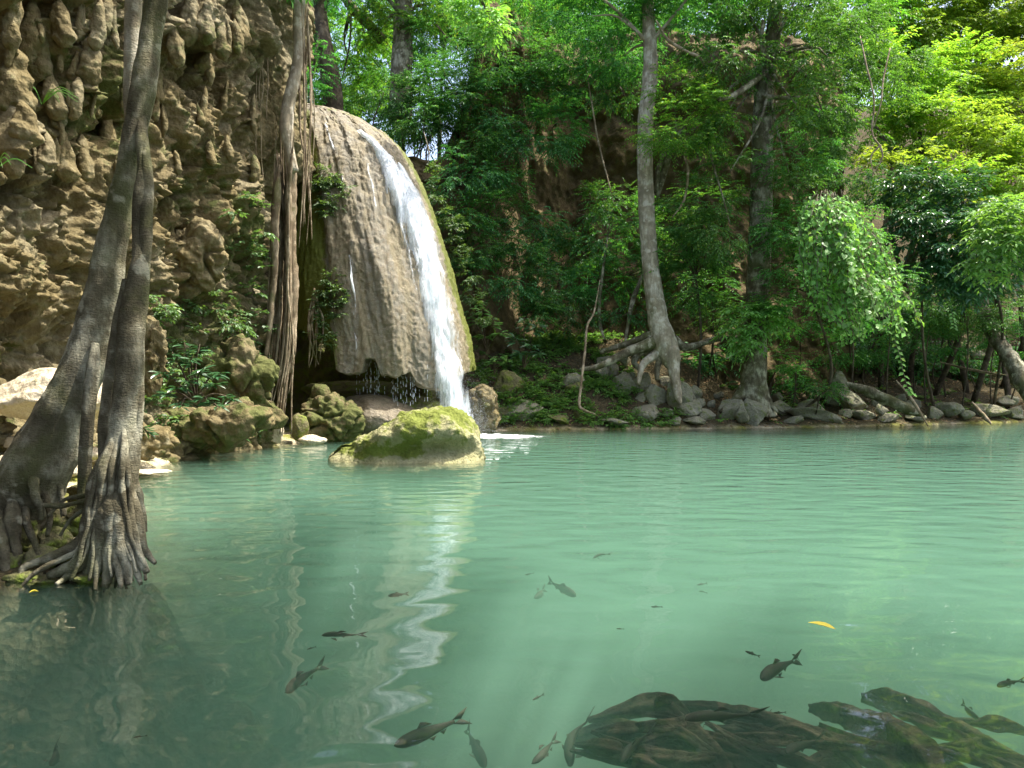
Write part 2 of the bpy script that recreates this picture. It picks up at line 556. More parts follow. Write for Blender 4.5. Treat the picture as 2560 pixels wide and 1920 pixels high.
def terrain_h(X, Y, want_attr=False):
    p3 = np.column_stack([X, Y, np.zeros_like(X)])
    n = fbm(p3 * 0.7, 4, 21); nf = fbm(p3 * 2.6, 3, 25)
    d = shore_dist(X, Y) + (0.14 * nf + 0.30 * fbm(p3 * 1.3 + 3, 2, 27)) * (1 - sstep(8, 11, Y)) * sstep(4.5, 5.5, Y)
    bed = -np.minimum(2.2, 0.12 + (0.85 + 0.5 * (1 - sstep(8, 11, Y)) * sstep(0, -2, X)) * np.abs(d)) + 0.06 * n
    bed = bed + (0.40 * fbm(p3 * 0.9 + 8, 3, 28) * sstep(0.05, 0.7, np.abs(d))) * (1 - sstep(9, 12, Y)) * sstep(0.5, -2, X)
    bed = np.minimum(bed, -0.05)
    bed = np.where((Y < 6.5) & (X > 0), np.maximum(bed, -1.9 + 0.05 * n), bed)
    land = 0.02 + (0.05 + 0.08 * sstep(8, 10, Y)) * sstep(0, 0.5, d) + 0.05 * n + 0.03 * nf
    far = sstep(23.8, 25.2, Y) * sstep(-3.2, -1.6, X)
    slope = 0.75 + (0.26 - 0.75) * sstep(4.5, 9.5, X)
    cap = 3.0 + 4.0 * sstep(9, 14, X)
    fb = np.minimum(slope * np.maximum(d - 0.35, 0), cap) + 0.25 * n * sstep(0.3, 2, d)
    ey = np.interp(X, EARTH_X, EARTH_Y)
    hill = (9.3 + 6.2 * sstep(-2.6, -0.6, X)) * sstep(0.8, 3.0, Y - ey) * (1 - sstep(10.0, 15, X))
    hillr = np.maximum(0, (d - 5.0)) * 0.85 * sstep(8.0, 14, X)
    hillr = np.minimum(hillr, 26)
    land = land + far * np.maximum(fb, np.maximum(hill, hillr))
    # limestone plateau on the left
    cx = np.interp(Y, CLIFF_PLAN[:9, 1], CLIFF_PLAN[:9, 0])
    left = 13.5 * sstep(0.9, 2.0, cx - X) * (1 - sstep(20, 23, Y))
    back = 9.2 * sstep(25.6, 27.0, Y) * (1 - sstep(-3.6, -1.6, X))
    land = np.maximum(land, np.maximum(left, back))
    # islet of the fig tree
    isl = 0.05 * np.exp(-(((X + 4.0) / 1.0) ** 2 + ((Y - 6.9) / 0.9) ** 2)) * sstep(-0.1, 0.5, d)
    land = land + isl * (1 + 0.5 * nf)
    H = np.where(d > 0, land, bed)
    if want_attr:
        cream = sstep(-1.5, -3.0, X) * (1 - sstep(0, 1, land - 1.2)) * sstep(9.0, 10.5, Y)
        rim = np.exp(-(np.maximum(d, 0) / 0.22) ** 2)
        return H, np.clip(np.maximum(cream, 0.85 * rim * sstep(8, 10, Y)), 0, 1), sstep(0.0, -0.25, H) * (0.6 + 0.4 * np.maximum(sstep(8, 11, Y), sstep(-2.0, -0.5, X)))
    return H


gx = np.concatenate([np.linspace(-120, -14, 16)[:-1], np.arange(-14, -6, 0.2), np.arange(-6, -1.6, 0.07), np.arange(-1.6, 32, 0.2), np.linspace(32, 150, 18)])
gy = np.concatenate([np.linspace(-60, 0, 12)[:-1], np.arange(0, 5.2, 0.2), np.arange(5.2, 8.6, 0.07), np.arange(8.6, 46, 0.2), np.linspace(46, 240, 24)])
GX, GY = np.meshgrid(gx, gy, indexing='ij')
gh, gcream, gbed = terrain_h(GX.ravel(), GY.ravel(), True)
TV = np.column_stack([GX.ravel(), GY.ravel(), gh])
ground = obj('ground', TV, grid_faces(len(gx), len(gy)), M['ground'], attrs={'cream': gcream, 'bed': gbed})
tag(ground, 'brown leaf strewn forest ground and sandy pool bed', 'ground', kind='structure')


def ground_z(x, y):
    return float(terrain_h(np.array([x], float), np.array([y], float))[0])


def pick(V, px, py, tol=10):
    """nearest vertex of V that projects next to photograph pixel (px, py)"""
    ok = V[:, 1] > 1
    X = np.where(ok, V[:, 0] / np.maximum(V[:, 1], 1e-3) * F_PX + 1280, -1e6)
    Z = 960 - (V[:, 2] - CAM_H) / np.maximum(V[:, 1], 1e-3) * F_PX
    e = np.hypot(X - px, Z - py)
    near = np.where(e < max(tol, e.min() * 1.3))[0]
    return V[near[np.argmin(V[near, 1])]]


# ------------------------------------------------------------------ pool water
def water_material():
    b = NB('pool_water')
    tc = b.n('ShaderNodeTexCoord')
    def wave(scale, sx, sy, detail, rough, dist, rot):
        mp = b.n('ShaderNodeMapping'); mp.inputs['Scale'].default_value = (sx, sy, 1); mp.inputs['Rotation'].default_value = (0, 0, rot)
        b.nt.links.new(tc.outputs['Object'], mp.inputs['Vector'])
        return b.noise(scale, detail, rough, mp.outputs[0], dist)
    w1 = wave(2.7, 0.72, 1.0, 0.5, 0.35, 0.35, 0.12)
    w2 = wave(4.2, 0.40, 1.0, 1.5, 0.45, 0.3, -0.08)
    # livelier water towards the right and towards the falls
    sep = b.n('ShaderNodeSeparateXYZ'); b.nt.links.new(tc.outputs['Object'], sep.inputs[0])
    far = b.n('ShaderNodeMapRange'); far.inputs['From Min'].default_value = 4; far.inputs['From Max'].default_value = 15
    far.inputs['To Min'].default_value = 0.02; far.inputs['To Max'].default_value = 0.70
    b.nt.links.new(sep.outputs['Y'], far.inputs[0])
    w3 = wave(9.0, 0.35, 1.0, 2.0, 0.5, 0.2, 0.05)
    rt = b.n('ShaderNodeMapRange'); rt.inputs['From Min'].default_value = -3; rt.inputs['From Max'].default_value = 5
    rt.inputs['To Min'].default_value = 0.6; rt.inputs['To Max'].default_value = 1.6
    b.nt.links.new(sep.outputs['X'], rt.inputs[0])
    fx = b.math('MULTIPLY', b.math('ADD', w2, b.math('MULTIPLY', w3, 0.30)), b.math('MULTIPLY', far.outputs[0], rt.outputs[0]))
    h = b.math('ADD', b.math('MULTIPLY', w1, 1.0), fx)
    nm = b.bump(h, 1.0, 0.020)
    fr = b.n('ShaderNodeFresnel'); fr.inputs['IOR'].default_value = 1.33
    b.nt.links.new(nm, fr.inputs['Normal'])
    gl = b.n('ShaderNodeBsdfGlossy'); gl.inputs['Roughness'].default_value = 0.004
    b.nt.links.new(nm, gl.inputs['Normal'])
    tr = b.n('ShaderNodeBsdfTransparent')
    surf = b.mixs(fr.outputs[0], tr.outputs[0], gl.outputs[0])
    cw = (0.270, 0.490, 0.380)
    vs = b.n('ShaderNodeVolumeScatter'); b.set(vs.inputs['Color'], cw); vs.inputs['Density'].default_value = 0.48
    va = b.n('ShaderNodeVolumeAbsorption'); b.set(va.inputs['Color'], cw); va.inputs['Density'].default_value = 0.48
    ad = b.n('ShaderNodeAddShader'); b.nt.links.new(vs.outputs[0], ad.inputs[0]); b.nt.links.new(va.outputs[0], ad.inputs[1])
    return b.done(surf, ad.outputs[0])


wx0, wx1, wy0, wy1, wz0 = -9.0, 32.0, 0.2, 35.0, -2.6
WV = np.array([(wx0, wy0, wz0), (wx1, wy0, wz0), (wx1, wy1, wz0), (wx0, wy1, wz0), (wx0, wy0, 0), (wx1, wy0, 0), (wx1, wy1, 0), (wx0, wy1, 0)])
WF = np.array([(3, 2, 1, 0), (4, 5, 6, 7), (0, 1, 5, 4), (1, 2, 6, 5), (2, 3, 7, 6), (3, 0, 4, 7)])
water = obj('water', WV, WF, water_material(), smooth=False)
tag(water, 'milky turquoise water of the forest pool', 'water', kind='structure')

# ------------------------------------------------------------------ limestone cliff on the left
def build_cliff():
    ns, nz = 680, 470
    plan = curve(CLIFF_PLAN, 2000)
    seg = np.r_[0, np.cumsum(np.linalg.norm(np.diff(plan, axis=0), axis=1))]
    # finer where the camera sees it
    t = np.linspace(0, 1, ns)
    s = seg[-1] * (0.32 * sstep(0, 1, t) * 0 + np.interp(t, [0, 0.06, 0.9, 1.0], [0, 0.22, 0.86, 1.0]))
    cx = np.interp(s, seg, plan[:, 0]); cyy = np.interp(s, seg, plan[:, 1])
    tx, ty = np.gradient(cx), np.gradient(cyy)
    nrm = unit(np.column_stack([ty, -tx]))
    z = np.linspace(-0.4, 13.8, nz)
    S, Z = np.meshgrid(s, z, indexing='ij')
    bx = np.repeat(cx, nz); by = np.repeat(cyy, nz); nx = np.repeat(nrm[:, 0], nz); ny = np.repeat(nrm[:, 1], nz)
    S, Z = S.ravel(), Z.ravel()
    q = np.column_stack([bx, by, Z])
    # overall profile: undercut cave near the foot, belly, overhanging top
    prof = np.interp(Z, [-0.4, 0.3, 0.9, 1.5, 2.2, 2.9, 4.2, 6.0, 8.0, 10.5, 13.8], [0.55, 0.35, 0.0, -0.45, -0.25, 0.28, 0.15, 0.05, 0.25, 0.55, 0.8])
    warp = np.column_stack([fbm(q * 0.6, 3, 1), fbm(q * 0.6 + 9, 3, 2), fbm(q * 0.6 + 19, 3, 3)])
    up = sstep(3.4, 5.4, Z + 0.8 * warp[:, 0])
    # hanging bulbs: columns of drapery, fullest at their lower end
    qa = q + 0.35 * warp
    f1, f2, cid = worley(qa * np.array([1.25, 1.25, 0.55]), 5)
    zz = Z * 0.55 + cid * 3
    fr = zz * 0.9 + 0.5 * fbm(q * 0.8, 2, 8)
    fr = fr - np.floor(fr)
    bulb = (1 - np.clip(f1 / 0.75, 0, 1) ** 2) * (0.35 + 0.65 * (1 - fr) ** 0.6 * sstep(0, 0.13, fr))
    g1, g2, gid = worley(qa * np.array([3.1, 3.1, 1.25]) + 4, 15)
    small = (1 - np.clip(g1 / 0.7, 0, 1) ** 2)
    # lower cliff: knobbly porous rock
    k1, k2, kid = worley((q + 0.25 * warp) * np.array([2.6, 2.6, 1.5]), 25)
    knob = 1 - np.clip(k1 / 0.8, 0, 1) ** 1.5
    big = fbm(q * 0.42, 3, 31)
    rd = ridged(q * np.array([1.9, 1.9, 1.0]) + 0.3 * warp, 4, 35)
    fine = fbm(q * 7.0, 3, 41)
    m1, _, _ = worley(q * np.array([7.5, 7.5, 4.6]) + 0.6 * warp, 45)
    h1, _, _ = worley((q + 0.2 * warp) * 13.0, 47)
    pit = sstep(0.12, 0.42, fbm((q + 0.2 * warp) * np.array([1.9, 1.9, 1.0]) + 5, 4, 48))
    hollow_up = sstep(0.10, 0.45, fbm((q + 0.3 * warp) * np.array([0.95, 0.95, 0.5]) + 11, 3, 49))
    bil = np.abs(perlin(q * 4.3 + 0.8 * warp, 52)) + 0.5 * np.abs(perlin(q * 9.1 + warp, 53))
    disp = prof + 0.55 * big + up * (0.85 * bulb + 0.26 * small - 0.75 * hollow_up) + (1 - up) * (0.30 * knob + 0.12 * small) + 0.26 * (rd - 0.5) + 0.06 * fine + 0.20 * (0.6 - m1) + 0.10 * (0.6 - h1) - (0.34 - 0.12 * up) * pit - 0.16 * bil + 0.08 - 0.16 * np.exp(-(perlin((q + 0.4 * warp) * np.array([0.9, 0.9, 1.1]) + 31, 58) / 0.045) ** 2) - 0.08 * np.exp(-(perlin((q + 0.3 * warp) * 2.3 + 37, 59) / 0.06) ** 2) + 0.13 * fbm(q * np.array([3.4, 3.4, 0.6]) + 0.5 * warp, 3, 60)
    # smooth column at the water side corner
    corner = sstep(17.8, 19.6, by) * sstep(5.5, 7.5, Z)
    disp = disp * (1 - 0.6 * corner) + corner * 0.35
    hollow = sstep(19.3, 20.3, by) * (1 - sstep(6.6, 7.8, Z))
    disp = disp - 1.2 * hollow
    drop = -0.25 * up * bulb
    V = np.column_stack([bx + nx * disp, by + ny * disp, Z + drop])
    moss = 0.26 + 0.40 * fbm(q * 0.35 + 7, 3, 51) + 0.12 * sstep(15, 18, by) * (1 - sstep(3, 6, Z)) + 0.06 * up
    return V, grid_faces(ns, nz), moss


CV, CF, cmoss = build_cliff()
cliff = obj('limestone_cliff', CV, CF, M['tufa'], attrs={'moss': cmoss})
tag(cliff, 'tall ochre limestone cliff with knobbly drapery and hollows', 'cliff', kind='structure')


def stalactite(px, py, wpx, hpx, seed):
    p = pick(CV, px, py, 9)
    k = p[1] / F_PX
    w, h = wpx * k / 2, hpx * k
    n, sg = 44, 40
    t = np.linspace(0, 1, n)
    prof = w * np.interp(t, [0, 0.15, 0.5, 0.8, 0.93, 1.0], [0.15, 0.5, 0.8, 0.9, 0.55, 0.03])
    top = np.array([p[0] + 0.02, p[1], p[2] + h * 0.5])
    c = np.column_stack([top[0] + 0.05 * np.sin(t * 3 + seed), np.full(n, top[1]), top[2] - h * t])
    ang = np.linspace(0, 2 * math.pi, sg, endpoint=False)
    V = np.stack([c[:, None, 0] + prof[:, None] * np.cos(ang), c[:, None, 1] + prof[:, None] * np.sin(ang), np.repeat(c[:, 2:3], sg, 1)], -1).reshape(-1, 3)
    cc = np.repeat(c, sg, 0)
    f1, _, _ = worley(V * np.array([3.2, 3.2, 1.7]) + seed, 61)
    f6, _, _ = worley(V * np.array([7.5, 7.5, 5]) + seed, 62)
    k2 = 1 + 0.55 * (0.55 - f1) + 0.35 * fbm(V * 3.3 + seed, 4, 65) + 0.32 * (0.5 - f6)
    V = cc + (V - cc) * np.column_stack([k2, k2, np.ones(len(k2))])
    F = np.vstack([np.stack([i * sg + np.arange(sg), i * sg + (np.arange(sg) + 1) % sg, (i + 1) * sg + (np.arange(sg) + 1) % sg, (i + 1) * sg + np.arange(sg)], 1) for i in range(n - 1)])
    return obj('stalactite', V, F, M['tufa'], parent=cliff, attrs={'moss': np.full(len(V), 0.32) + 0.3 * fbm(V * 0.8, 2, 3)})


for k, (a, b_, c_, d_) in enumerate([(20, 215, 100, 190), (70, 90, 60, 170), (30, 60, 55, 150), (112, 130, 48, 130), (160, 60, 60, 120), (125, 240, 60, 120), (60, 310, 80, 120), (215, 150, 60, 130),
                                     (240, 70, 46, 130), (260, 30, 50, 110), (165, 400, 56, 130), (212, 400, 48, 120), (255, 330, 50, 130), (100, 380, 50, 110),
                                     (470, 40, 60, 140), (520, 60, 50, 120), (560, 110, 46, 100), (440, 110, 46, 120), (600, 60, 50, 120), (500, 150, 50, 90), (190, 250, 40, 110), (30, 400, 60, 100)] + [(float(a), float(b), float(c), float(d)) for a, b, c, d in zip(rng.uniform(0, 640, 42), rng.uniform(10, 430, 42) ** 1.0, rng.uniform(14, 32, 42), rng.uniform(50, 110, 42))]):
    stalactite(a, b_, c_, d_, k)

# ------------------------------------------------------------------ earth cliff across the pool
def build_earth():
    nx, nz = 330, 240
    x = np.linspace(-5.4, 15, nx); z = np.linspace(1.0, 16.6, nz)
    X, Z = [a.ravel() for a in np.meshgrid(x, z, indexing='ij')]
    Y = np.interp(X, EARTH_X, EARTH_Y) + np.interp(Z, [1, 4, 9, 13, 15, 16.6], [-1.2, 0.0, 0.7, 0.5, 0.1, 0.9])
    q = np.column_stack([X, Y, Z])
    f1, f2, cid = worley(q * np.array([0.8, 0.8, 0.32]) + 0.5 * fbm(q * 0.5, 2, 5)[:, None], 71)
    g1, _, _ = worley(q * np.array([2.2, 2.2, 1.1]), 75)
    butt = np.exp(-(((X + 1.2) - (5.5 - Z) * 0.42) / 0.9) ** 2) * sstep(10, 7, Z)
    disp = 0.9 * (0.7 - f1) + 0.35 * (0.6 - g1) + 0.7 * fbm(q * 0.5, 4, 77) + 0.15 * fbm(q * 3, 3, 79) + 1.3 * butt
    Z = 1.0 + (Z - 1.0) * (0.55 + 0.45 * sstep(-2.8, -0.6, X))
    return np.column_stack([X, Y - disp, Z]), grid_faces(nx, nz)


EV, EF = build_earth()
earth = obj('earth_cliff', EV, EF, M['earth'])
tag(earth, 'shaded brown earth cliff overgrown with shrubs', 'cliff', kind='structure')

# ------------------------------------------------------------------ tufa dome of the waterfall
DOME_C = np.array([(-1.12, 1.2), (-1.18, 2.37), (-1.62, 4.0), (-2.1, 5.7), (-2.74, 7.5), (-3.5, 8.8), (-4.7, 9.7), (-6.2, 10.05)])


def dome_surface(u, t):
    """u 0..1 from the left rim round the front to the right rim, t 0 (foot) .. 1 (crest)"""
    c = curve(DOME_C, 400)
    XR = np.interp(t, np.linspace(0, 1, 400), c[:, 0]); Z = np.interp(t, np.linspace(0, 1, 400), c[:, 1])
    XL = np.full_like(XR, -6.9)
    a = (XR - XL) / 2; xc = (XR + XL) / 2
    b = 3.3 * np.sqrt(np.clip(1 - np.clip((Z - 1.5) / 8.7, 0, 1) ** 2.2, 0.01, 1)) + 0.25
    th = math.pi * (1 - u)
    return np.column_stack([xc + a * np.cos(th), 25.3 - b * np.sin(th) ** 0.85, Z])


def build_dome():
    nu, nv = 360, 300
    u = np.linspace(0.0, 1.0, nu); v = np.linspace(0, 1, nv)
    # scalloped lower lip: height of the lip for each u
    lip_t = 0.165 + 0.0 * u
    U, Vv = [a.ravel() for a in np.meshgrid(u, v, indexing='ij')]
    base_px = np.array([(0.0, 0.22), (0.26, 0.21), (0.36, 0.175), (0.405, 0.16), (0.415, 0.085), (0.45, 0.07), (0.49, 0.08), (0.505, 0.125), (0.535, 0.12), (0.55, 0.075), (0.60, 0.065), (0.64, 0.08), (0.66, 0.05), (0.70, 0.02), (0.76, 0.015), (0.80, 0.05), (0.86, 0.08), (0.94, 0.095), (1.0, 0.10)])
    lip = np.interp(U, base_px[:, 0], base_px[:, 1]) + 0.010 * perlin(np.column_stack([U * 26, U * 0, U * 0]), 5)
    nlip = 26
    inner = np.linspace(1, 0, nlip)
    t = lip + (1 - lip) * np.clip(Vv, 0, 1)
    P = dome_surface(U, t)
    # outward direction in plan
    nrm = unit(np.column_stack([P[:, 0] + 4.0, P[:, 1] - 25.3, np.full(len(P), 0.0)]))
    q = P
    rib = fbm(np.column_stack([U * 11 + 0.5 * perlin(np.column_stack([U * 5, Vv * 3, U * 0]), 6), Vv * 1.8, U * 0]), 4, 81) + 0.35 * fbm(np.column_stack([U * 7, Vv * 6, U * 0]), 3, 83)
    lobes = np.abs(np.sin(U * 25 + 1.2 * perlin(np.column_stack([U * 4, Vv * 1.5, U * 0]), 3)))
    knob = fbm(q * 4.2, 4, 85); sc, _, _ = worley(q * np.array([5.5, 5.5, 8]), 87)
    sc2, _, _ = worley(q * np.array([10, 10, 15]), 88)
    disp = 0.13 * rib + 0.03 * lobes * (1 - 0.6 * Vv) + 0.012 * knob + 0.012 * (0.5 - sc) + 0.022 * (0.5 - sc2) + 0.018 * fbm(q * np.array([11, 11, 7]), 4, 89)
    P = P + nrm * disp[:, None] + np.array([0, 0, 1.0]) * (0.05 * knob)[:, None]
    P = P.reshape(nu, nv, 3)
    # lip underside rolls back into the cave
    rows = []
    for k in range(1, nlip):
        s = k / (nlip - 1)
        r = P[:, 0, :].copy()
        roll = np.array([0, 0, 1.0]) * (-0.10 * math.sin(s * math.pi) + 0.9 * s * s)
        c0 = np.column_stack([np.full(nu, -4.0), np.full(nu, 25.6)])
        r[:, :2] = r[:, :2] + (c0 - r[:, :2]) * (0.55 * s)
        rows.append(r + roll)
    P = np.concatenate([np.stack(rows[::-1], 1), P], 1)
    nvt = P.shape[1]
    V = P.reshape(-1, 3)
    UU = np.repeat(u, nvt); VV = np.tile(np.r_[np.zeros(nlip - 1), v], nu)
    moss = 0.14 + 0.80 * sstep(0.45, 0.36, UU) * (1 - 0.55 * sstep(0.55, 0.9, VV)) + 0.80 * sstep(0.86, 0.95, UU) + 0.25 * sstep(0.6, 0.9, VV) * np.exp(-((UU - 0.62) / 0.08) ** 2)
    moss = moss + 0.14 * fbm(V * 0.8, 2, 91) + 0.34 * sstep(0.55, 0.8, VV) * sstep(0.1, 0.5, fbm(V * np.array([1.6, 1.6, 0.8]), 3, 92))
    return V, grid_faces(nu, nvt), moss


DV, DF, dmoss = build_dome()
dome = obj('tufa_dome', DV, DF, M['dome'], attrs={'moss': dmoss}, base=(-4, 24, 0))
tag(dome, 'rounded brown tufa dome draped with trickling water and moss', 'rock dome')

# the dark grotto wall behind the lip
x = np.linspace(-8.2, -1.9, 90); z = np.linspace(-0.6, 3.4, 60)
X, Z = [a.ravel() for a in np.meshgrid(x, z, indexing='ij')]
q = np.column_stack([X, X * 0, Z])
Yg = 25.1 + 0.5 * fbm(q * 0.7, 4, 95) - 0.8 * np.exp(-((Z + 0.6) / 0.8) ** 2)
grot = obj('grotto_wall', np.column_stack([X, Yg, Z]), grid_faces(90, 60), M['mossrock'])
tag(grot, 'dark wet rock wall at the back of the grotto under the dome', 'rock wall', kind='structure')


# ------------------------------------------------------------------ waterfall
def fall_material(name, lo, hi, streak, seedloc, emis=0.0):
    b = NB(name)
    n1 = b.noise(streak, 5, 0.62, b.coord(scale=(1, 1, 0.09), loc=seedloc))
    n2 = b.noise(streak * 3.2, 3, 0.6, b.coord(scale=(1, 1, 0.22), loc=seedloc))
    a = b.math('ADD', b.math('MULTIPLY', n1, 0.72), b.math('MULTIPLY', n2, 0.28))
    a = b.math('ADD', a, b.attr('dens'))
    al = b.ramp(a, [(lo, 0.0), (hi, 1.0)])
    s = b.bsdf((0.86, 0.90, 0.93), 0.35, 0.5, b.bump(n2, 0.5, 0.03))
    tl = b.n('ShaderNodeBsdfTranslucent'); b.set(tl.inputs['Color'], (0.86, 0.9, 0.93))
    s = b.mixs(0.35, s, tl.outputs[0])
    tr = b.n('ShaderNodeBsdfTransparent')
    return b.done(b.mixs(al, tr.outputs[0], s))


M['fall'] = fall_material('falling_water', 0.40, 0.68, 8.0, (0, 0, 0))
M['fall2'] = fall_material('thin_water', 0.50, 0.66, 7.0, (4, 2, 1))


def dome_at(px, py):
    return pick(DV, px, py, 7)


def sheet(path, width, off, dens, n=120, m=26, seed=0):
    """a sheet of falling water along a path of world points; width in metres at each point"""
    C = curve(np.column_stack([path, width]), n)
    c, w = C[:, :3], C[:, 3]
    s = np.linspace(-0.5, 0.5, m)
    V = np.zeros((n, m, 3))
    V[:, :, 0] = c[:, None, 0] + w[:, None] * s[None, :]
    V[:, :, 1] = c[:, None, 1] - off + 0.12 * (np.abs(s) * 2)[None, :] ** 2 + 0.25 * s[None, :] * w[:, None]
    V[:, :, 2] = c[:, None, 2]
    Vf = V.reshape(-1, 3)
    nz = fbm(Vf * np.array([3, 3, 0.8]) + seed, 3, 3)
    Vf[:, 1] -= 0.12 * nz
    Vf[:, 0] += 0.05 * fbm(Vf * np.array([2, 2, 1.6]) + seed + 5, 2, 4)
    t = np.linspace(0, 1, n)
    d = (dens + 0.13 - 0.36 * (np.abs(s) * 2)[None, :] ** 2.5) * np.ones((n, 1)) - 0.09 * t[:, None] ** 2
    return Vf, grid_faces(n, m), d.ravel()


fall_px = [(905, 326, 16), (935, 350, 28), (962, 390, 46), (990, 440, 66), (1015, 500, 84), (1045, 590, 98), (1072, 690, 96), (1098, 800, 92), (1112, 880, 88)]
fp = [dome_at(a, b_) for a, b_, _ in fall_px]
fw = [c_ * p[1] / F_PX for (a, b_, c_), p in zip(fall_px, fp)]
lastY = fp[-1][1] - 0.15
for (a, b_, c_) in [(1122, 940, 86), (1134, 1000, 84), (1146, 1075, 92)]:
    fp.append(at(a, b_, lastY)); fw.append(c_ * lastY / F_PX)
base_fall = np.array([fp[-1][0], lastY, 0.0])
fall = thing('waterfall', base_fall, 'white waterfall pouring down the right side of the tufa dome', 'waterfall')
for k, (of, de) in enumerate([(0.10, 0.12), (0.20, 0.03), (0.32, -0.03)]):
    V, F, d = sheet(np.array(fp), np.array(fw) * (1.02 - 0.07 * k), of, de, seed=k * 7)
    obj('water_sheet', V, F, M['fall'] if k < 2 else M['fall2'], parent=fall, attrs={'dens': d})
side_px = [(1003, 404, 8), (1012, 425, 20), (1026, 455, 30), (1040, 490, 42), (1058, 550, 50), (1075, 620, 46)]
sp = [dome_at(a, b_) for a, b_, _ in side_px]
V, F, d = sheet(np.array(sp), [c_ * p[1] / F_PX for (a, b_, c_), p in zip(side_px, sp)], 0.13, 0.12, seed=31)
obj('side_stream', V, F, M['fall'], parent=fall, attrs={'dens': d})
for k, line in enumerate([[(815, 300), (828, 345), (842, 400), (850, 450)], [(925, 405), (932, 440), (942, 500), (950, 540)], [(868, 640), (885, 730), (892, 800), (893, 880)],
                          [(1000, 520), (1020, 600), (1040, 690), (1052, 760)]]):
    pp = [dome_at(a, b_) for a, b_ in line]
    V, F, d = sheet(np.array(pp), np.full(len(pp), 0.12), 0.09, -0.05, n=60, m=8, seed=50 + k)
    obj('trickle', V, F, M['fall2'], parent=fall, attrs={'dens': d})
# drips off the lobes: thin broken threads
drip = []
for k in range(46):
    a = rng.uniform(885, 1085); yy0 = rng.uniform(890, 925); Yd = 22.3 + rng.uniform(-0.2, 0.5)
    y = yy0
    while y < 1005:
        ln = rng.uniform(3, 14)
        p0, p1 = at(a, y, Yd), at(a + rng.uniform(-1, 1), y + ln, Yd)
        drip.append(tube([p0, p1], [0.003, 0.006], 5, 4)); y += ln + rng.uniform(4, 26)
V, F = join(drip)


def plain(name, c, rough=0.4, spec=0.5):
    b = NB(name)
    n = b.noise(9, 3)
    return b.done(b.bsdf(b.mixc(n, tuple(x * 0.75 for x in c), c), rough, spec))


M['drop'] = plain('water_drops', (0.8, 0.85, 0.88), 0.25)
o = obj('drips', V, F, M['drop'], parent=fall); tag(o, kind='stuff')
# spray at the foot
n = 26000
c = at(1150, 1030, lastY)
r = rng.normal(size=(n, 3)) * np.array([0.40, 0.35, 0.60]); r[:, 2] = np.abs(r[:, 2]) * 1.1
c0 = np.array([c[0] + 0.05, lastY - 0.15, 0.05]) + r
s = rng.uniform(0.0015, 0.0045, n)[:, None]
D = rng.normal(size=(n, 3, 3))
V = (c0[:, None, :] + D * s[:, None]).reshape(-1, 3)
o = obj('spray', V, np.arange(3 * n).reshape(-1, 3), M['drop'], parent=fall); tag(o, kind='stuff')


# ------------------------------------------------------------------ foliage
def leaves(base, d, nrm, length, width, fold=0.25, droop=0.15):
    """arrays of leaves: 5 vertices and 4 triangles each, folded along the midrib"""
    n = len(base)
    d = unit(d); side = unit(np.cross(d, nrm)); up = np.cross(side, d)
    L = np.asarray(length).reshape(-1, 1) * np.ones((n, 1)); W = np.asarray(width).reshape(-1, 1) * np.ones((n, 1))
    mid = base + d * L * 0.45 - up * W * fold * 0.5
    l = base + d * L * 0.42 - side * W * 0.5 + up * W * fold * 0.5
    r = base + d * L * 0.42 + side * W * 0.5 + up * W * fold * 0.5
    tip = base + d * L - up * L * droop
    V = np.stack([base, l, mid, r, tip], 1).reshape(-1, 3)
    k = (np.arange(n) * 5)[:, None, None]
    F = (np.array([(0, 2, 1), (1, 2, 4), (0, 3, 2), (2, 3, 4)])[None] + k).reshape(-1, 3)
    return V, F


SPEC = {  # twig length, leaves per twig, leaf length, leaf width, droop, twigs per clump, clump radius
    'pinnate': (0.62, 13, 0.150, 0.058, 0.45, 20, 0.55),
    'small': (0.50, 10, 0.115, 0.055, 0.30, 20, 0.45),
    'broad': (0.46, 7, 0.225, 0.095, 0.35, 14, 0.42),
    'far': (0.85, 11, 0.24, 0.10, 0.35, 20, 0.8),
    'herb': (0.20, 6, 0.11, 0.062, 0.2, 9, 0.16),
}


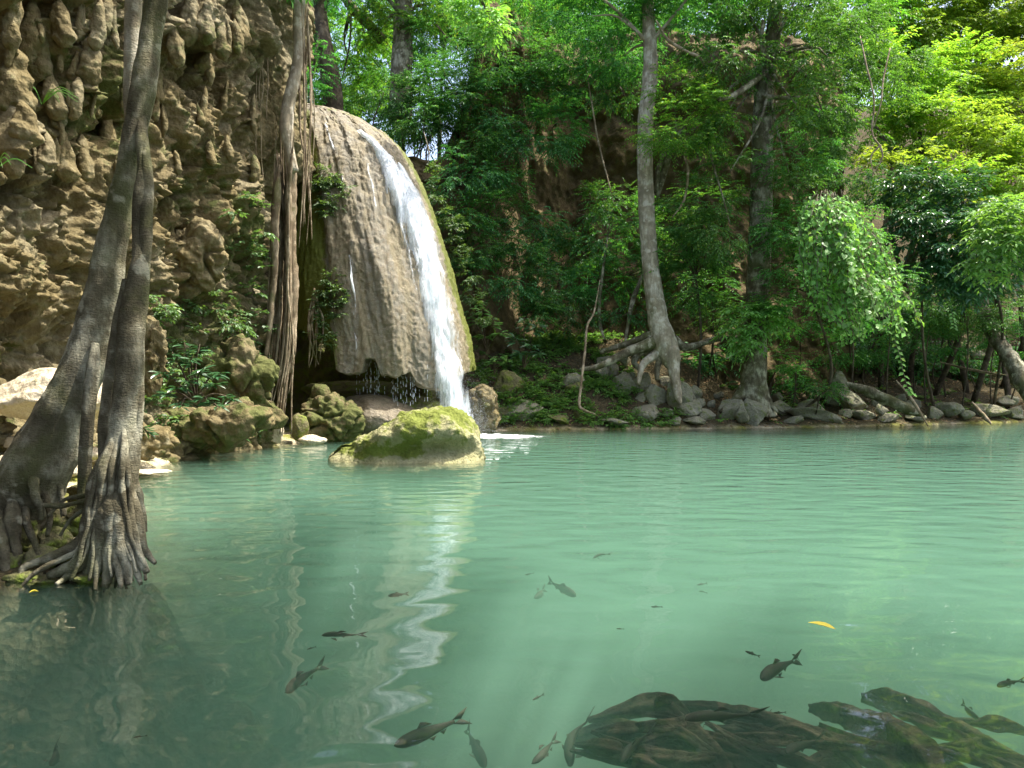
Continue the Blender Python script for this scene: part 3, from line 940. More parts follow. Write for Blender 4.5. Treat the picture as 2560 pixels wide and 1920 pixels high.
def crown_leaves(blobs, spec, r, dens=1.0):
    """blobs: (centre, radii). Layered clumps of drooping twigs carrying leaves"""
    tl, npl, ll, lw, droop, ntw, cr = SPEC[spec]
    st, dr = [], []
    for c, rad in blobs:
        rad = np.asarray(rad, float)
        area = (rad[0] * rad[2] + rad[0] * rad[1] + rad[1] * rad[2]) * 4.2
        K = max(1 if spec == 'herb' else 3, int(dens * area / (cr * cr * 3.4)))
        v = unit(r.normal(size=(K, 3)))
        rr = r.uniform(0.35, 1.0, K) ** 0.6
        cc = c + v * rad * rr[:, None]
        n = K * ntw
        ci = np.repeat(np.arange(K), ntw)
        j = r.normal(size=(n, 3)) * cr * np.array([0.5, 0.5, 0.28])
        st.append(cc[ci] + j * 0.6)
        dd = unit(j * np.array([1, 1, 0.3]) + 0.35 * cr * v[ci] + r.normal(size=(n, 3)) * 0.12 * cr)
        dd[:, 2] += r.uniform(-0.1, 0.35, n)
        dr.append(unit(dd))
    st = np.vstack(st); dr = np.vstack(dr); n = len(st)
    t = np.linspace(0.12, 1.0, npl)
    L = tl * r.uniform(0.6, 1.25, n)
    pos = st[:, None, :] + dr[:, None, :] * (L[:, None] * t)[..., None]
    pos[..., 2] -= droop * L[:, None] * t ** 2
    tan = np.repeat(dr[:, None, :], npl, 1).copy(); tan[..., 2] -= 2 * droop * t; tan = unit(tan)
    sd = unit(np.cross(tan, np.array([0, 0, 1.0])))
    sgn = np.where(np.arange(npl) % 2 == 0, 1.0, -1.0)[None, :, None]
    ld = tan * 0.65 + sd * sgn * 0.85 + r.normal(size=pos.shape) * 0.16
    ld[..., 2] -= 0.18
    ld[:, -1] = tan[:, -1]
    nn = np.array([0, 0, 1.0]) + r.normal(size=pos.shape) * 0.35
    sz = r.uniform(0.7, 1.2, pos.shape[:2]) * (1 - 0.25 * np.abs(t - 0.5))
    return leaves(pos.reshape(-1, 3), ld.reshape(-1, 3), nn.reshape(-1, 3), (ll * sz).ravel(), (lw * sz).ravel())


def blob(px, py, Y, rx, ry, depth=None):
    k = Y / F_PX
    return at(px, py, Y), np.array([rx * k, depth if depth else 0.75 * (rx + ry) / 2 * k, ry * k])


def limbs(start, targets, r0, r, seg=7):
    parts = []
    for c in targets:
        v = c - start
        mid = start + v * 0.5 + r.normal(size=3) * 0.08 * np.linalg.norm(v) + np.array([0, 0, 0.08 * np.linalg.norm(v)])
        parts.append(tube([start, mid, c], [r0, r0 * 0.65, r0 * 0.25], seg, 9, 0.08, 3, int(r.integers(99))))
    return join(parts)


def plant(name, label, cat, group, base, blobs, spec, mat, seed, stem=None, bark='bark_dark', dens=1.0, stem_name='stem', crown_name='foliage', limb_r=0.03, fork=0.8, limb_k=0.28):
    r = np.random.default_rng(seed)
    t = thing(name, base, label, cat, group)
    B = [blob(*b) for b in blobs]
    if stem is None:
        c = np.mean([b[0] for b in B], axis=0)
        L = np.linalg.norm(c - np.asarray(base))
        stem = [(*base, limb_r * 1.6), (*((np.asarray(base) * 0.5 + c * 0.5) + r.normal(size=3) * 0.10 * L), limb_r * 1.3), (*c, limb_r)]
    stem = np.array(stem, float)
    V, F = tube(stem[:, :3], stem[:, 3], 12, max(10, 7 * len(stem)), 0.10, 2.5, seed)
    s = obj(stem_name, V, F, M[bark], parent=t)
    fk = curve(stem, 50)[int(49 * fork)]
    V, F = limbs(fk[:3], [b[0] for b in B], max(limb_r, fk[3] * limb_k), r)
    obj('branch', V, F, M[bark], parent=t)
    V, F = crown_leaves(B, spec, r, dens)
    o = obj(crown_name, V, F, M[mat], parent=t, smooth=False); tag(o, kind='stuff')
    return t


def stem_px(pts):
    """(px, py, Y, radius in px) rows to world rows"""
    return [(*at(a, b, Y), rp * Y / F_PX) for a, b, Y, rp in pts]


# --- trees across the pool
T1 = stem_px([(1680, 925, 27.9, 10), (1672, 895, 27.9, 26), (1660, 855, 28.0, 36), (1646, 800, 28.0, 29), (1628, 680, 28.1, 24), (1618, 560, 28.2, 23), (1613, 430, 28.3, 22), (1614, 300, 28.4, 22), (1626, 180, 28.5, 21), (1622, 60, 28.6, 18), (1615, -60, 28.7, 14)])
for q_ in range(len(T1)): T1[q_] = (*T1[q_][:3], T1[q_][3] * 0.9)
t1 = plant('tree', 'slender pale trunked tree on stilted roots above the bank boulders', 'tree', None, T1[0][:3],
           [(1480, 40, 28.5, 130, 60), (1700, 60, 28.6, 120, 70), (1560, -70, 28.5, 180, 80), (1760, -60, 28.5, 160, 80), (1400, -40, 29, 110, 70), (1560, 140, 29.5, 80, 50)],
           'pinnate', 'leaf_mid', 101, T1, 'bark_pale', 0.9, 'trunk', 'crown', 0.05, 0.86)
rr = np.random.default_rng(5)
for k, pts in enumerate([[(1650, 850, 28, 20), (1600, 868, 27.8, 14), (1550, 890, 27.7, 11), (1500, 915, 27.6, 8), (1450, 925, 27.7, 5)],
                         [(1648, 830, 28, 18), (1600, 850, 28.2, 12), (1560, 862, 28.4, 9), (1500, 880, 28.4, 6)],
                         [(1664, 840, 28.0, 10), (1676, 880, 27.85, 22), (1684, 920, 27.75, 15), (1688, 950, 27.65, 12), (1694, 985, 27.5, 10), (1702, 1010, 27.3, 4)],
                         [(1650, 880, 28, 16), (1612, 905, 27.8, 10), (1600, 935, 27.7, 7), (1596, 960, 27.6, 5)],
                         [(1645, 870, 28.1, 14), (1600, 885, 28.2, 8), (1585, 905, 28.1, 8), (1600, 925, 28.0, 6)],
                         [(1680, 850, 28.1, 16), (1720, 868, 28.3, 10), (1780, 850, 28.7, 8), (1840, 845, 29.0, 7), (1900, 850, 29.2, 4)],
                         [(1650, 890, 27.9, 10), (1643, 925, 27.8, 7), (1643, 950, 27.7, 5)]]):
    p = np.array(stem_px(pts))
    V, F = tube(p[:, :3], p[:, 3], 9, 26, 0.2, 3, k)
    obj('root', V, F, M['bark_pale'] if k in (2, 3) else M['bark_grey'], parent=t1)

T2 = stem_px([(1882, 1040, 28.4, 56), (1882, 1000, 28.4, 42), (1884, 960, 28.4, 34), (1886, 900, 28.4, 30), (1892, 780, 28.4, 29), (1900, 600, 28.4, 28), (1905, 420, 28.4, 27), (1908, 260, 28.4, 24), (1925, 140, 28.4, 20), (1940, 20, 28.4, 17), (1955, -90, 28.4, 13)])
t2 = plant('tree', 'tall brown trunked tree with a flared base and leafy layered boughs', 'tree', None, T2[0][:3],
           [(1830, 130, 27.6, 110, 80), (2010, 110, 27.6, 120, 90), (2100, 230, 29.2, 110, 90), (1990, 260, 27.2, 100, 60), (1825, 270, 27.4, 60, 40), (2140, 100, 30, 110, 80),
            (1990, 0, 28, 150, 60), (1860, 10, 28, 100, 50), (2080, 340, 29.5, 90, 50), (1800, 330, 27.8, 70, 40), (2220, 180, 30.5, 80, 90), (1825, 560, 27.0, 60, 60), (1985, 480, 27.4, 60, 40), (1825, 430, 27.2, 50, 50)],
           'pinnate', 'leaf_mid', 102, T2, 'bark_grey', 0.85, 'trunk', 'crown', 0.05, 0.8)
for k, pts in enumerate([[(1912, 185, 27.9, 5), (1870, 215, 27.3, 8), (1830, 240, 27.0, 7), (1795, 250, 26.8, 5)], [(1915, 150, 27.8, 8), (1905, 100, 27.5, 6), (1908, 50, 27.4, 4)],
                         [(1910, 240, 27.8, 6), (1960, 245, 27.4, 5), (2000, 242, 27.2, 3)]]):
    p = np.array(stem_px(pts)); V, F = tube(p[:, :3], p[:, 3], 8, 20, 0.15, 3, k)
    obj('branch', V, F, M['bark_grey'], parent=t2)
for k, pts in enumerate([[(1875, 950, 28.4, 10), (1862, 975, 28.3, 18), (1835, 1003, 28.0, 10), (1800, 1030, 27.6, 4)], [(1895, 950, 28.4, 10), (1905, 980, 28.3, 16), (1925, 1010, 28.1, 8), (1945, 1030, 27.9, 3)]]):
    p = np.array(stem_px(pts)); V, F = tube(p[:, :3], p[:, 3], 9, 18, 0.15, 3, k)
    obj('root', V, F, M['bark_grey'], parent=t2)

lean = stem_px([(1640, 490, 28.8, 9), (1660, 430, 28.6, 9), (1680, 370, 28.3, 8), (1715, 310, 28, 5)])
t4 = plant('small_tree', 'small tree with twin leaning stems beside the pale trunk', 'tree', None, lean[0][:3],
           [(1720, 300, 27.2, 85, 60), (1680, 345, 27.0, 60, 35), (1760, 250, 27.3, 60, 50), (1690, 220, 27.5, 60, 40), (1640, 330, 27.0, 30, 40)],
           'small', 'leaf_lite', 104, lean, 'bark_grey', 1.1, 'trunk', 'crown', 0.03)
p = np.array(stem_px([(1637, 480, 28.6, 7), (1648, 420, 28.4, 7), (1662, 380, 28.2, 6), (1665, 340, 28, 4)])); V, F = tube(p[:, :3], p[:, 3], 8, 18, 0.1)
obj('stem', V, F, M['bark_grey'], parent=t4)

# lower boughs between the two trunks
LOWER = [([(1770, 500, 28.2, 110, 60), (1720, 560, 28.6, 70, 70), (1770, 610, 28.0, 65, 55), (1720, 690, 28.3, 70, 80), (1660, 620, 28.8, 60, 60)], (1742, 900, 29.2), 'leaf_mid', 'understory tree filling the gap between the pale and the flared trunk'),
         ([(1960, 560, 27.2, 70, 80), (1965, 660, 27.0, 60, 50), (1990, 400, 27.6, 80, 50), (1950, 740, 27.4, 40, 30)], (1990, 930, 28.8), 'leaf_mid', 'understory tree wedged between the flared trunk and the vine curtain')]
for k, (bl, bp, mt, lab) in enumerate(LOWER):
    b0 = at(*bp); b0[2] = ground_z(b0[0], b0[1]) - 0.1
    plant('understory_tree', lab, 'tree', None, b0, bl, 'small', mt, 200 + k, None, 'bark_dark', 1.25, 'trunk', 'crown', 0.035)

# shrubs that cling to the earth cliff
CLING = [(1150, 260, 29.5, 90, 70), (1110, 180, 30, 80, 80), (1190, 120, 30, 70, 70), (1080, 330, 28.8, 70, 40), (1180, 350, 29.3, 90, 45), (1290, 330, 29.8, 100, 35), (1330, 360, 29.4, 90, 40), (1390, 310, 30.5, 70, 50),
         (1300, 215, 31.5, 70, 40), (1380, 250, 31.5, 80, 40), (1420, 120, 31.0, 100, 70), (1470, 190, 31, 80, 60), (1540, 110, 31, 90, 80), (1280, 440, 29.5, 50, 45), (1200, 430, 28.6, 70, 50), (1150, 440, 27.8, 45, 60),
         (1320, 100, 33.5, 90, 50), (1560, 240, 31.5, 60, 50), (1160, 560, 28.0, 40, 60), (1220, 600, 28.6, 60, 60), (1180, 680, 28.0, 40, 60), (1270, 540, 29.0, 50, 30), (1290, 650, 28.6, 60, 40), (1340, 690, 28.8, 60, 45),
         (1480, 520, 30.5, 60, 40), (1530, 490, 30.2, 70, 40), (1450, 620, 31, 90, 50), (1540, 600, 30, 80, 60), (1500, 700, 30, 90, 50), (1420, 700, 30.4, 60, 45), (1570, 690, 29.4, 50, 60), (1600, 560, 29.8, 50, 60), (1410, 780, 29.5, 80, 35), (1560, 770, 29, 60, 35),
         (1090, 60, 31, 70, 60), (1030, 250, 29.5, 60, 60), (960, 230, 29.5, 60, 50), (1240, 160, 30.5, 60, 50), (1230, 260, 30, 60, 50), (1260, 110, 31.5, 60, 50), (1210, 520, 28.4, 50, 50), (1330, 560, 30, 60, 40), (1380, 620, 30.2, 60, 40), (1060, 270, 28.8, 60, 35), (2110, 430, 31.5, 70, 60), (2170, 510, 31, 60, 60), (2050, 330, 32, 70, 50), (1290, 130, 32, 60, 50), (1335, 175, 32, 60, 45), (1260, 480, 29.3, 50, 40), (1300, 600, 29.3, 60, 45), (1270, 720, 28.6, 50, 40), (1330, 780, 28.8, 60, 40), (1390, 740, 29.2, 60, 40), (1250, 310, 29.6, 60, 45), (1068, 352, 29.6, 40, 40), (1040, 300, 31, 50, 50), (1085, 300, 30, 50, 45)]


def cling_label(px, py):
    if py < 160: z, g = 'green shrub hanging from the rim of the earth cliff', 'shrubs on the earth cliff rim'
    elif px < 1110: z, g = 'green shrub on the crest between dome and earth cliff', 'shrubs behind the dome crest'
    elif px < 1240 and py < 500: z, g = 'green shrub on the cliff shoulder just right of the dome', 'shrubs on the cliff shoulder'
    elif py < 480 and px < 1430: z, g = 'layered green shrub on the bare brown face of the earth cliff', 'shrubs on the bare cliff face'
    elif py < 480 and px < 2000: z, g = 'green shrub on the earth cliff close to the upper pale trunk', 'shrubs by the upper pale trunk'
    elif px < 1230: z, g = 'dark green shrub hard against the right flank of the dome', 'shrubs against the dome flank'
    elif px < 1360: z, g = 'dark green shrub low on the cliff between falls and cliff hollow', 'shrubs right of the falls'
    elif px > 2000: z, g = 'leafy shrub on the earth bank above the vine curtain', 'shrubs above the vine curtain'
    elif px < 1470: z, g = 'dark green shrub at the foot of the cliff hollow', 'shrubs below the cliff hollow'
    else: z, g = 'dark green shrub at the earth cliff foot left of the pale trunk', 'shrubs at the earth cliff foot'
    return z, 'shrub', g


for k, bl in enumerate(CLING):
    c, rad = blob(*bl)
    a = pick(EV, bl[0], bl[1] + bl[4] * 0.5, 12)
    base = np.array([a[0], max(a[1], c[1] + 0.3), a[2]])
    plant('cliff_shrub', *cling_label(bl[0], bl[1]), base, [bl],
          ['pinnate', 'small', 'pinnate'][k % 3], ['leaf_dark', 'leaf_mid', 'leaf_dark'][k % 3], 300 + k, None, 'bark_dark', 0.85, limb_r=0.02)

# trees on the crest behind the dome
CREST = [([(1000, 300, 31.5, 30), (1004, 180, 31.6, 27), (1008, 60, 31.7, 24), (1012, -80, 31.8, 20)], [(960, 60, 32, 90, 60), (1090, 10, 32, 80, 60), (1060, -70, 32, 140, 60), (900, -40, 32, 100, 60)], 'brown trunked tree on the crest behind the falls', 'leaf_lite'),
         ([(835, 310, 31, 26), (830, 220, 31, 25), (815, 140, 31, 22), (800, 40, 31.2, 18), (800, -60, 31, 12)], [(770, 60, 31.5, 60, 60), (850, -20, 31.5, 90, 50), (790, 180, 30.5, 40, 70), (770, 260, 30, 30, 50)], 'dark leaning tree on the crest beside the hanging roots', 'leaf_mid'),
         ([(955, 100, 33, 14), (920, 60, 33, 13), (880, 20, 33, 12), (850, -30, 33, 10)], [(860, 110, 34, 80, 60), (900, 200, 34, 80, 50), (840, 250, 33, 60, 30), (930, 140, 34.5, 60, 60)], 'bright leafed tree with a dark forked bough behind the dome', 'leaf_lite'),
         ([(1330, 130, 36.5, 12), (1330, 40, 37, 10), (1330, -60, 37, 8)], [(1280, 30, 37, 60, 40), (1340, -20, 38, 120, 50), (1230, 20, 36, 70, 60), (1420, 0, 37, 50, 40)], 'thin tree on the rim of the earth cliff', 'leaf_lite')]
for k, (st, bl, lab, mt) in enumerate(CREST):
    S = stem_px(st)
    plant('tree', lab, 'tree', None, S[0][:3], bl, 'pinnate', mt, 400 + k, S, 'bark_grey' if k == 0 else 'bark_dark', 0.9, 'trunk', 'crown', 0.05, 0.7)

FAR = [(760, 60, 44), (830, 160, 46), (900, 40, 45), (960, 170, 47), (1050, 90, 45), (1120, 0, 46), (1070, 220, 44), (880, 260, 42), (1180, 40, 47), (1300, -30, 50), (1400, 60, 50), (1500, 0, 50), (1620, 40, 50), (790, 250, 40), (980, 270, 41), (1230, 110, 46), (1330, 70, 52), (1560, 90, 48)]
for k, (a, b_, Yk) in enumerate(FAR):
    bl = (a, b_, Yk, 75 + 15 * (k % 3), 60 + 10 * (k % 4))
    c, rad = blob(*bl)
    plant('forest_tree', 'distant leafy forest tree behind the falls crest' if a < 1200 else 'distant leafy forest tree above the earth cliff', 'tree', 'forest beyond the falls crest' if a < 1200 else 'forest above the earth cliff',
          (c[0], c[1] + 1.0, 9.0 if a < 1200 else 14.5), [bl], 'far', 'leaf_mid' if k % 3 else 'leaf_dark', 450 + k, None, 'bark_dark', 1.15, 'trunk', 'crown', 0.07)

# bright hillside forest on the right
HILL = [(2170, 40, 40, 110, 110), (2330, 60, 41, 130, 110), (2500, 60, 41, 130, 120), (2250, 190, 38, 110, 100), (2400, 210, 38, 130, 110), (2540, 240, 37, 110, 120), (2300, 330, 36, 110, 90), (2450, 370, 35, 120, 100), (2180, 300, 36, 90, 90),
        (2560, 440, 33, 90, 110), (2370, 470, 33.5, 110, 80), (2230, 420, 34, 90, 70), (2470, 530, 32.5, 100, 70), (2100, 150, 42, 110, 110), (2600, 320, 36.5, 110, 120), (2420, 110, 43, 140, 110), (2250, 110, 42, 130, 100), (2350, 280, 40, 130, 100), (2530, 150, 40, 130, 110), (2080, 30, 43, 130, 110), (2440, 0, 43, 160, 90), (2640, 120, 40, 130, 180), (2650, 400, 35, 120, 160), (2250, -90, 42, 160, 100), (2480, -100, 42, 180, 100), (1980, -60, 44, 160, 120), (1800, 0, 44, 160, 110), (1680, 120, 42, 130, 110)]
for k, bl in enumerate(HILL):
    c, rad = blob(*bl)
    gz = ground_z(c[0], c[1] + 1.0)
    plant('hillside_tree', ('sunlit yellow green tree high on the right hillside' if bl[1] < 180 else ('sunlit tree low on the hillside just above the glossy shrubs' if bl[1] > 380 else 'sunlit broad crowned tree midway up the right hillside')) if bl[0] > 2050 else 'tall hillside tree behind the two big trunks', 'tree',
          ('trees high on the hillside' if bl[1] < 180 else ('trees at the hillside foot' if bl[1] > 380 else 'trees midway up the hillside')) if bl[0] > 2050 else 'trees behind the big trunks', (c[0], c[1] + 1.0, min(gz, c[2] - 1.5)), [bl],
          'far', ('leaf_sun_tint' if bl[0] > 2180 else 'leaf_lite') if bl[0] > 2050 else 'leaf_mid', 500 + k, None, 'bark_dark', 1.1, 'trunk', 'crown', 0.08)

# glossy shrubs beside the vine curtain and dark undergrowth beneath
UNDER = [([(2310, 560, 28.6, 80, 70), (2340, 670, 28.6, 70, 70), (2280, 470, 29.5, 80, 60)], (2340, 900, 31), 'tall shrub with glossy leaves right beside the vine curtain'), ([(2400, 600, 28, 90, 70), (2440, 690, 28.5, 80, 60), (2420, 500, 29, 90, 60), (2520, 640, 29, 70, 60)], (2480, 880, 32), 'tall glossy leafed shrub above the dark leaning trunk')]
for k, (bl, bp, lab) in enumerate(UNDER):
    b0 = at(*bp); b0[2] = ground_z(b0[0], b0[1]) - 0.1
    plant('glossy_shrub', lab, 'shrub', None, b0, bl, 'broad', 'leaf_gloss', 600 + k, None, 'bark_dark', 1.2, limb_r=0.035)
DARK = [(2000, 800, 31, 70, 60), (2080, 860, 31.5, 70, 50), (2180, 850, 33, 80, 60), (2300, 800, 34, 90, 60), (2150, 720, 32, 90, 70), (1800, 800, 31, 60, 60), (1780, 720, 30.5, 60, 60), (2460, 800, 35, 90, 60), (2540, 860, 35, 70, 50), (1990, 930, 28.6, 40, 25), (2050, 980, 28.1, 50, 25), (1950, 900, 30, 40, 40), (2380, 760, 34, 80, 60), (2540, 720, 33, 60, 60), (2330, 760, 31.5, 80, 50), (2420, 790, 31, 80, 45), (2230, 790, 31, 70, 45), (2500, 780, 31, 70, 45), (2130, 790, 30, 60, 40), (2360, 850, 34, 70, 40)]
for k, bl in enumerate(DARK):
    c, rad = blob(*bl); by = c[1] + 0.5
    z = ('beside the flared trunk' if bl[0] < 1960 else 'behind the standing stone' if bl[0] < 2110 and bl[1] > 760 else 'in the shade below the vine curtain' if bl[0] < 2260 else 'behind the fallen log' if bl[0] < 2400 else 'around the dark leaning trunk')
    plant('undergrowth_shrub', 'low green shrub ' + z, 'shrub', 'undergrowth ' + z, (c[0], by, ground_z(c[0], by)), [bl], 'small', 'leaf_mid', 650 + k, None, 'bark_dark', 0.8, limb_r=0.02)

r = np.random.default_rng(64)
cnt = 0
while cnt < 46:
    X, Y = r.uniform(7.5, 27), r.uniform(31, 46)
    if shore_dist(np.array([X]), np.array([Y]))[0] < 3.5 or X / Y > 0.72: continue
    Z = ground_z(X, Y); cnt += 1
    py = 960 - (Z + 0.6 - CAM_H) / Y * F_PX; px = 1280 + X / Y * F_PX
    hi = py < 620
    plant('hillside_bush', 'leafy bush on the hillside floor under the sunlit trees' if hi else 'leafy bush on the litter slope behind the right bank', 'bush', 'bushes of the hillside floor' if hi else 'bushes of the litter slope', (X, Y, Z),
          [(px, py, Y, 62 * r.uniform(0.8, 1.3), 46 * r.uniform(0.7, 1.2))], 'far', 'leaf_mid' if hi else 'leaf_dark', 1000 + cnt, None, 'bark_dark', 0.8, limb_r=0.02)

ep = plant('climbing_shrub', 'leafy climbing shrub wrapped round the flared brown trunk', 'shrub', None, at(1890, 860, 27.9), [(1885, 790, 27.8, 62, 40), (1860, 830, 27.7, 30, 30), (1920, 800, 27.8, 35, 35), (1880, 850, 27.7, 25, 12)], 'broad', 'leaf_vine', 700, None, 'bark_dark', 1.3, limb_r=0.015)
nb = plant('overhanging_bough', 'bright broad leafed bough reaching in over the right water', 'bough', None, at(2720, 640, 21), [(2540, 540, 20.5, 70, 50), (2500, 610, 20.3, 60, 50), (2590, 600, 20.5, 60, 60), (2480, 660, 20.3, 35, 25)], 'broad', 'leaf_vine', 701,
           [(*at(2720, 640, 21), 0.06), (*at(2640, 590, 20.8), 0.045), (*at(2540, 560, 20.5), 0.02)], 'bark_grey', 1.3)
tb = plant('hanging_spray', 'pale leafed spray hanging in front of the earth cliff crest', 'bough', None, at(1170, -60, 24), [(1200, 10, 24, 45, 22), (1225, 45, 24, 22, 20), (1232, 72, 24, 20, 9), (1170, -20, 24, 50, 25)], 'broad', 'leaf_vine', 702,
           [(*at(1160, -80, 24), 0.03), (*at(1200, -10, 24), 0.02), (*at(1225, 40, 24), 0.008)], 'bark_grey', 0.9)


# --- vine curtain with single leaves
def vine_leaf_mesh():
    # heart-shaped leaf, folded along the rib
    a = [(0, 0, 0), (0.30, -0.12, 0.05), (0.46, 0.18, 0.08), (0.30, 0.62, 0.05), (0, 1.0, -0.10), (-0.30, 0.62, 0.05), (-0.46, 0.18, 0.08), (-0.30, -0.12, 0.05), (0, 0.4, -0.02)]
    F = [(8, 0, 1), (8, 1, 2), (8, 2, 3), (8, 3, 4), (8, 4, 5), (8, 5, 6), (8, 6, 7), (8, 7, 0)]
    return np.array(a, float), np.array(F)


LV, LF = vine_leaf_mesh()
vine_me = mesh_data('leaf', LV, LF, M['leaf_vine'], smooth=False)
long_V = np.array([(0, 0, 0), (0.14, 0.25, 0.03), (0.17, 0.5, 0.02), (0.09, 0.8, -0.04), (0, 1.0, -0.14), (-0.09, 0.8, -0.04), (-0.17, 0.5, 0.02), (-0.14, 0.25, 0.03), (0, 0.45, -0.02)], float)
long_me = mesh_data('leaf', long_V, LF, M['leaf_gloss'], smooth=False)
lite_me = mesh_data('leaf', long_V, LF, M['leaf_herb'], smooth=False)


def frame_euler(d, nrm):
    d = Vector(d).normalized(); nrm = Vector(nrm)
    x = d.cross(nrm).normalized(); zz = x.cross(d).normalized()
    from mathutils import Matrix
    return Matrix((x, d, zz)).transposed().to_euler()


def leaf_obj(me, pos, d, nrm, size, parent):
    o = bpy.data.objects.new('leaf', me)
    o.parent = parent
    o.location = tuple(np.asarray(pos) - np.array(parent.location))
    o.rotation_euler = frame_euler(d, nrm)
    o.scale = (size, size, size)
    col.objects.link(o)
    return o


r = np.random.default_rng(77)
vb = at(2100, 470, 26.6)
vine = thing('vine_curtain', vb, 'bright green heart leafed vine curtain draped over the right bank', 'vine')
strands, sl = [], []
edge_l = np.array([(470, 2045), (540, 2005), (620, 2000), (700, 2005), (780, 2012), (860, 2060)]); edge_r = np.array([(470, 2105), (540, 2150), (620, 2205), (700, 2255), (780, 2285), (860, 2290)])
lp, ldv, lnv = [], [], []
for k in range(95):
    f = (k + r.uniform(-0.4, 0.4)) / 94
    bot = np.interp(f, [0, 0.18, 0.38, 0.5, 0.7, 0.9, 1.0], [730, 800, 860, 800, 790, 830, 800]) + r.uniform(-110, 25)
    ys = np.linspace(470 + 30 * r.random(), bot, 12)
    xs = np.interp(ys, edge_l[:, 0], edge_l[:, 1]) * (1 - f) + np.interp(ys, edge_r[:, 0], edge_r[:, 1]) * f
    Ys = 26.3 - 1.35 * np.sin(np.clip((ys - 460) / 260, 0, 1) * 1.57) * np.sin(math.pi * np.clip(f, 0.05, 0.95)) ** 0.6 + r.uniform(-0.15, 0.15)
    xs = xs + np.cumsum(r.normal(size=12)) * 2.5
    p = np.array([at(a, b_, c_) for a, b_, c_ in zip(xs, ys, Ys)])
    bul = fbm(p * np.array([1.1, 0.3, 0.9]), 3, 66)
    p[:, 1] -= 0.75 * bul
    p[:, 2] += 0.15 * bul
    strands.append(tube(p, np.full(12, 0.010), 5, 24))
    q = curve(p, 46)
    for j in range(2, 46):
        if r.random() < 0.18: continue
        s = (-1) ** j
        lp.append(q[j] + r.normal(size=3) * 0.09)
        ldv.append((s * 0.55 + r.normal() * 0.4, -0.3 + r.normal() * 0.35, -0.7 + r.normal() * 0.3))
        lnv.append((0.15 + r.normal() * 0.45, -0.65 + r.normal() * 0.35, 0.75))
for pts in [[(2240, 800, 26.0), (2238, 850, 26), (2250, 890, 26), (2258, 930, 26), (2270, 970, 26), (2282, 985, 26)], [(2110, 830, 25.9), (2112, 860, 25.9)], [(2380, 780, 27.5), (2385, 820, 27.5)]]:
    p = np.array([at(*a) for a in pts]); strands.append(tube(p, np.full(len(p), 0.008), 5, 20))
    q = curve(p, int(7 + np.linalg.norm(p[-1] - p[0]) * 9))
    for j in range(len(q)):
        lp.append(q[j]); ldv.append(((-1) ** j * 0.9, -0.2, -0.5)); lnv.append((0, -0.7, 0.7))
V, F = join(strands); tag(obj('stem', V, F, M['bark_grey'], parent=vine), kind='stuff')
lp, ldv, lnv = np.array(lp), np.array(ldv), np.array(lnv)
order = np.argsort(lp[:, 1]); lead = order[:300]; rest = order[300:]
for i in lead:
    leaf_obj(vine_me, lp[i], ldv[i], lnv[i], r.uniform(0.11, 0.23), vine)
V, F = leaves(lp[rest], ldv[rest], lnv[rest], r.uniform(0.10, 0.22, len(rest)), r.uniform(0.08, 0.17, len(rest)))
o = obj('foliage', V, F, M['leaf_vine'], parent=vine, smooth=False); tag(o, kind='stuff')
B = [blob(2110, 600, 27.6, 80, 90), blob(2150, 700, 27.5, 110, 70), blob(2060, 690, 27.6, 50, 70)]
V, F = crown_leaves(B, 'small', r, 1.2)
o = obj('inner_foliage', V, F, M['leaf_mid'], parent=vine, smooth=False); tag(o, kind='stuff')


# --- large leafed shrubs on the near part of the far bank
def big_leaf_shrub(base, tips, n_each, size, me, label, seed, group=None, cat='shrub'):
    r = np.random.default_rng(seed)
    t = thing('broad_leafed_shrub', base, label, cat, group)
    st = []
    for tip in tips:
        tip = np.asarray(tip, float); m = (np.asarray(base) + tip) / 2 + np.array([0, -0.1, 0.15])
        st.append(tube([base, m, tip], [0.022, 0.016, 0.007], 6, 14))
        for wv in range(n_each):
            q = m * (1 - wv / n_each) * 0.55 + tip * (1 - (1 - wv / n_each) * 0.55)
            for j in range(3):
                a = r.uniform(0, 6.28)
                d = np.array([math.cos(a), 0.6 * math.sin(a) - 0.35, r.uniform(-0.35, 0.25)])
                leaf_obj(me, q + d * 0.03, d, (r.normal() * 0.2, -0.3, 1), size * r.uniform(0.7, 1.2), t)
    for V, F in st:
        obj('stem', V, F, M['bark_dark'], parent=t)
    return t


def tips(*l):
    return [at(*x) for x in l]


big_leaf_shrub(at(1215, 880, 27.2), tips((1185, 735, 26.8), (1205, 770, 26.5), (1235, 800, 26.4), (1255, 830, 26.3), (1180, 790, 26.7), (1210, 840, 26.5)), 5, 0.36, lite_me, 'sapling with long drooping leaves right beside the falls', 801)
big_leaf_shrub(at(1310, 920, 27.0), tips((1310, 790, 26.5), (1345, 805, 26.4), (1285, 840, 26.3), (1330, 860, 26.2), (1355, 880, 26.4), (1300, 880, 26.2)), 5, 0.34, long_me, 'sapling with pale glossy leaves on the bank between falls and pale trunk', 802)
big_leaf_shrub(at(1235, 935, 26.6), tips((1250, 890, 26.2), (1235, 905, 26.2), (1270, 900, 26.2)), 4, 0.28, lite_me, 'small yellow green seedling at the foot of the falls', 803)
big_leaf_shrub(at(490, 1010, 14.7), tips((395, 930, 14.4), (430, 880, 14.5), (470, 950, 14.2), (510, 920, 14.3), (545, 960, 14.3), (480, 890, 14.5), (440, 970, 14.2), (520, 1000, 14.1), (560, 930, 14.5), (500, 860, 14.7), (590, 1000, 14.6), (405, 990, 14.2), (450, 1020, 14.0), (550, 1020, 14.1), (460, 850, 14.7)), 5, 0.20, long_me, 'leafy shrub with narrow grey green leaves on the cliff foot ledge', 804)
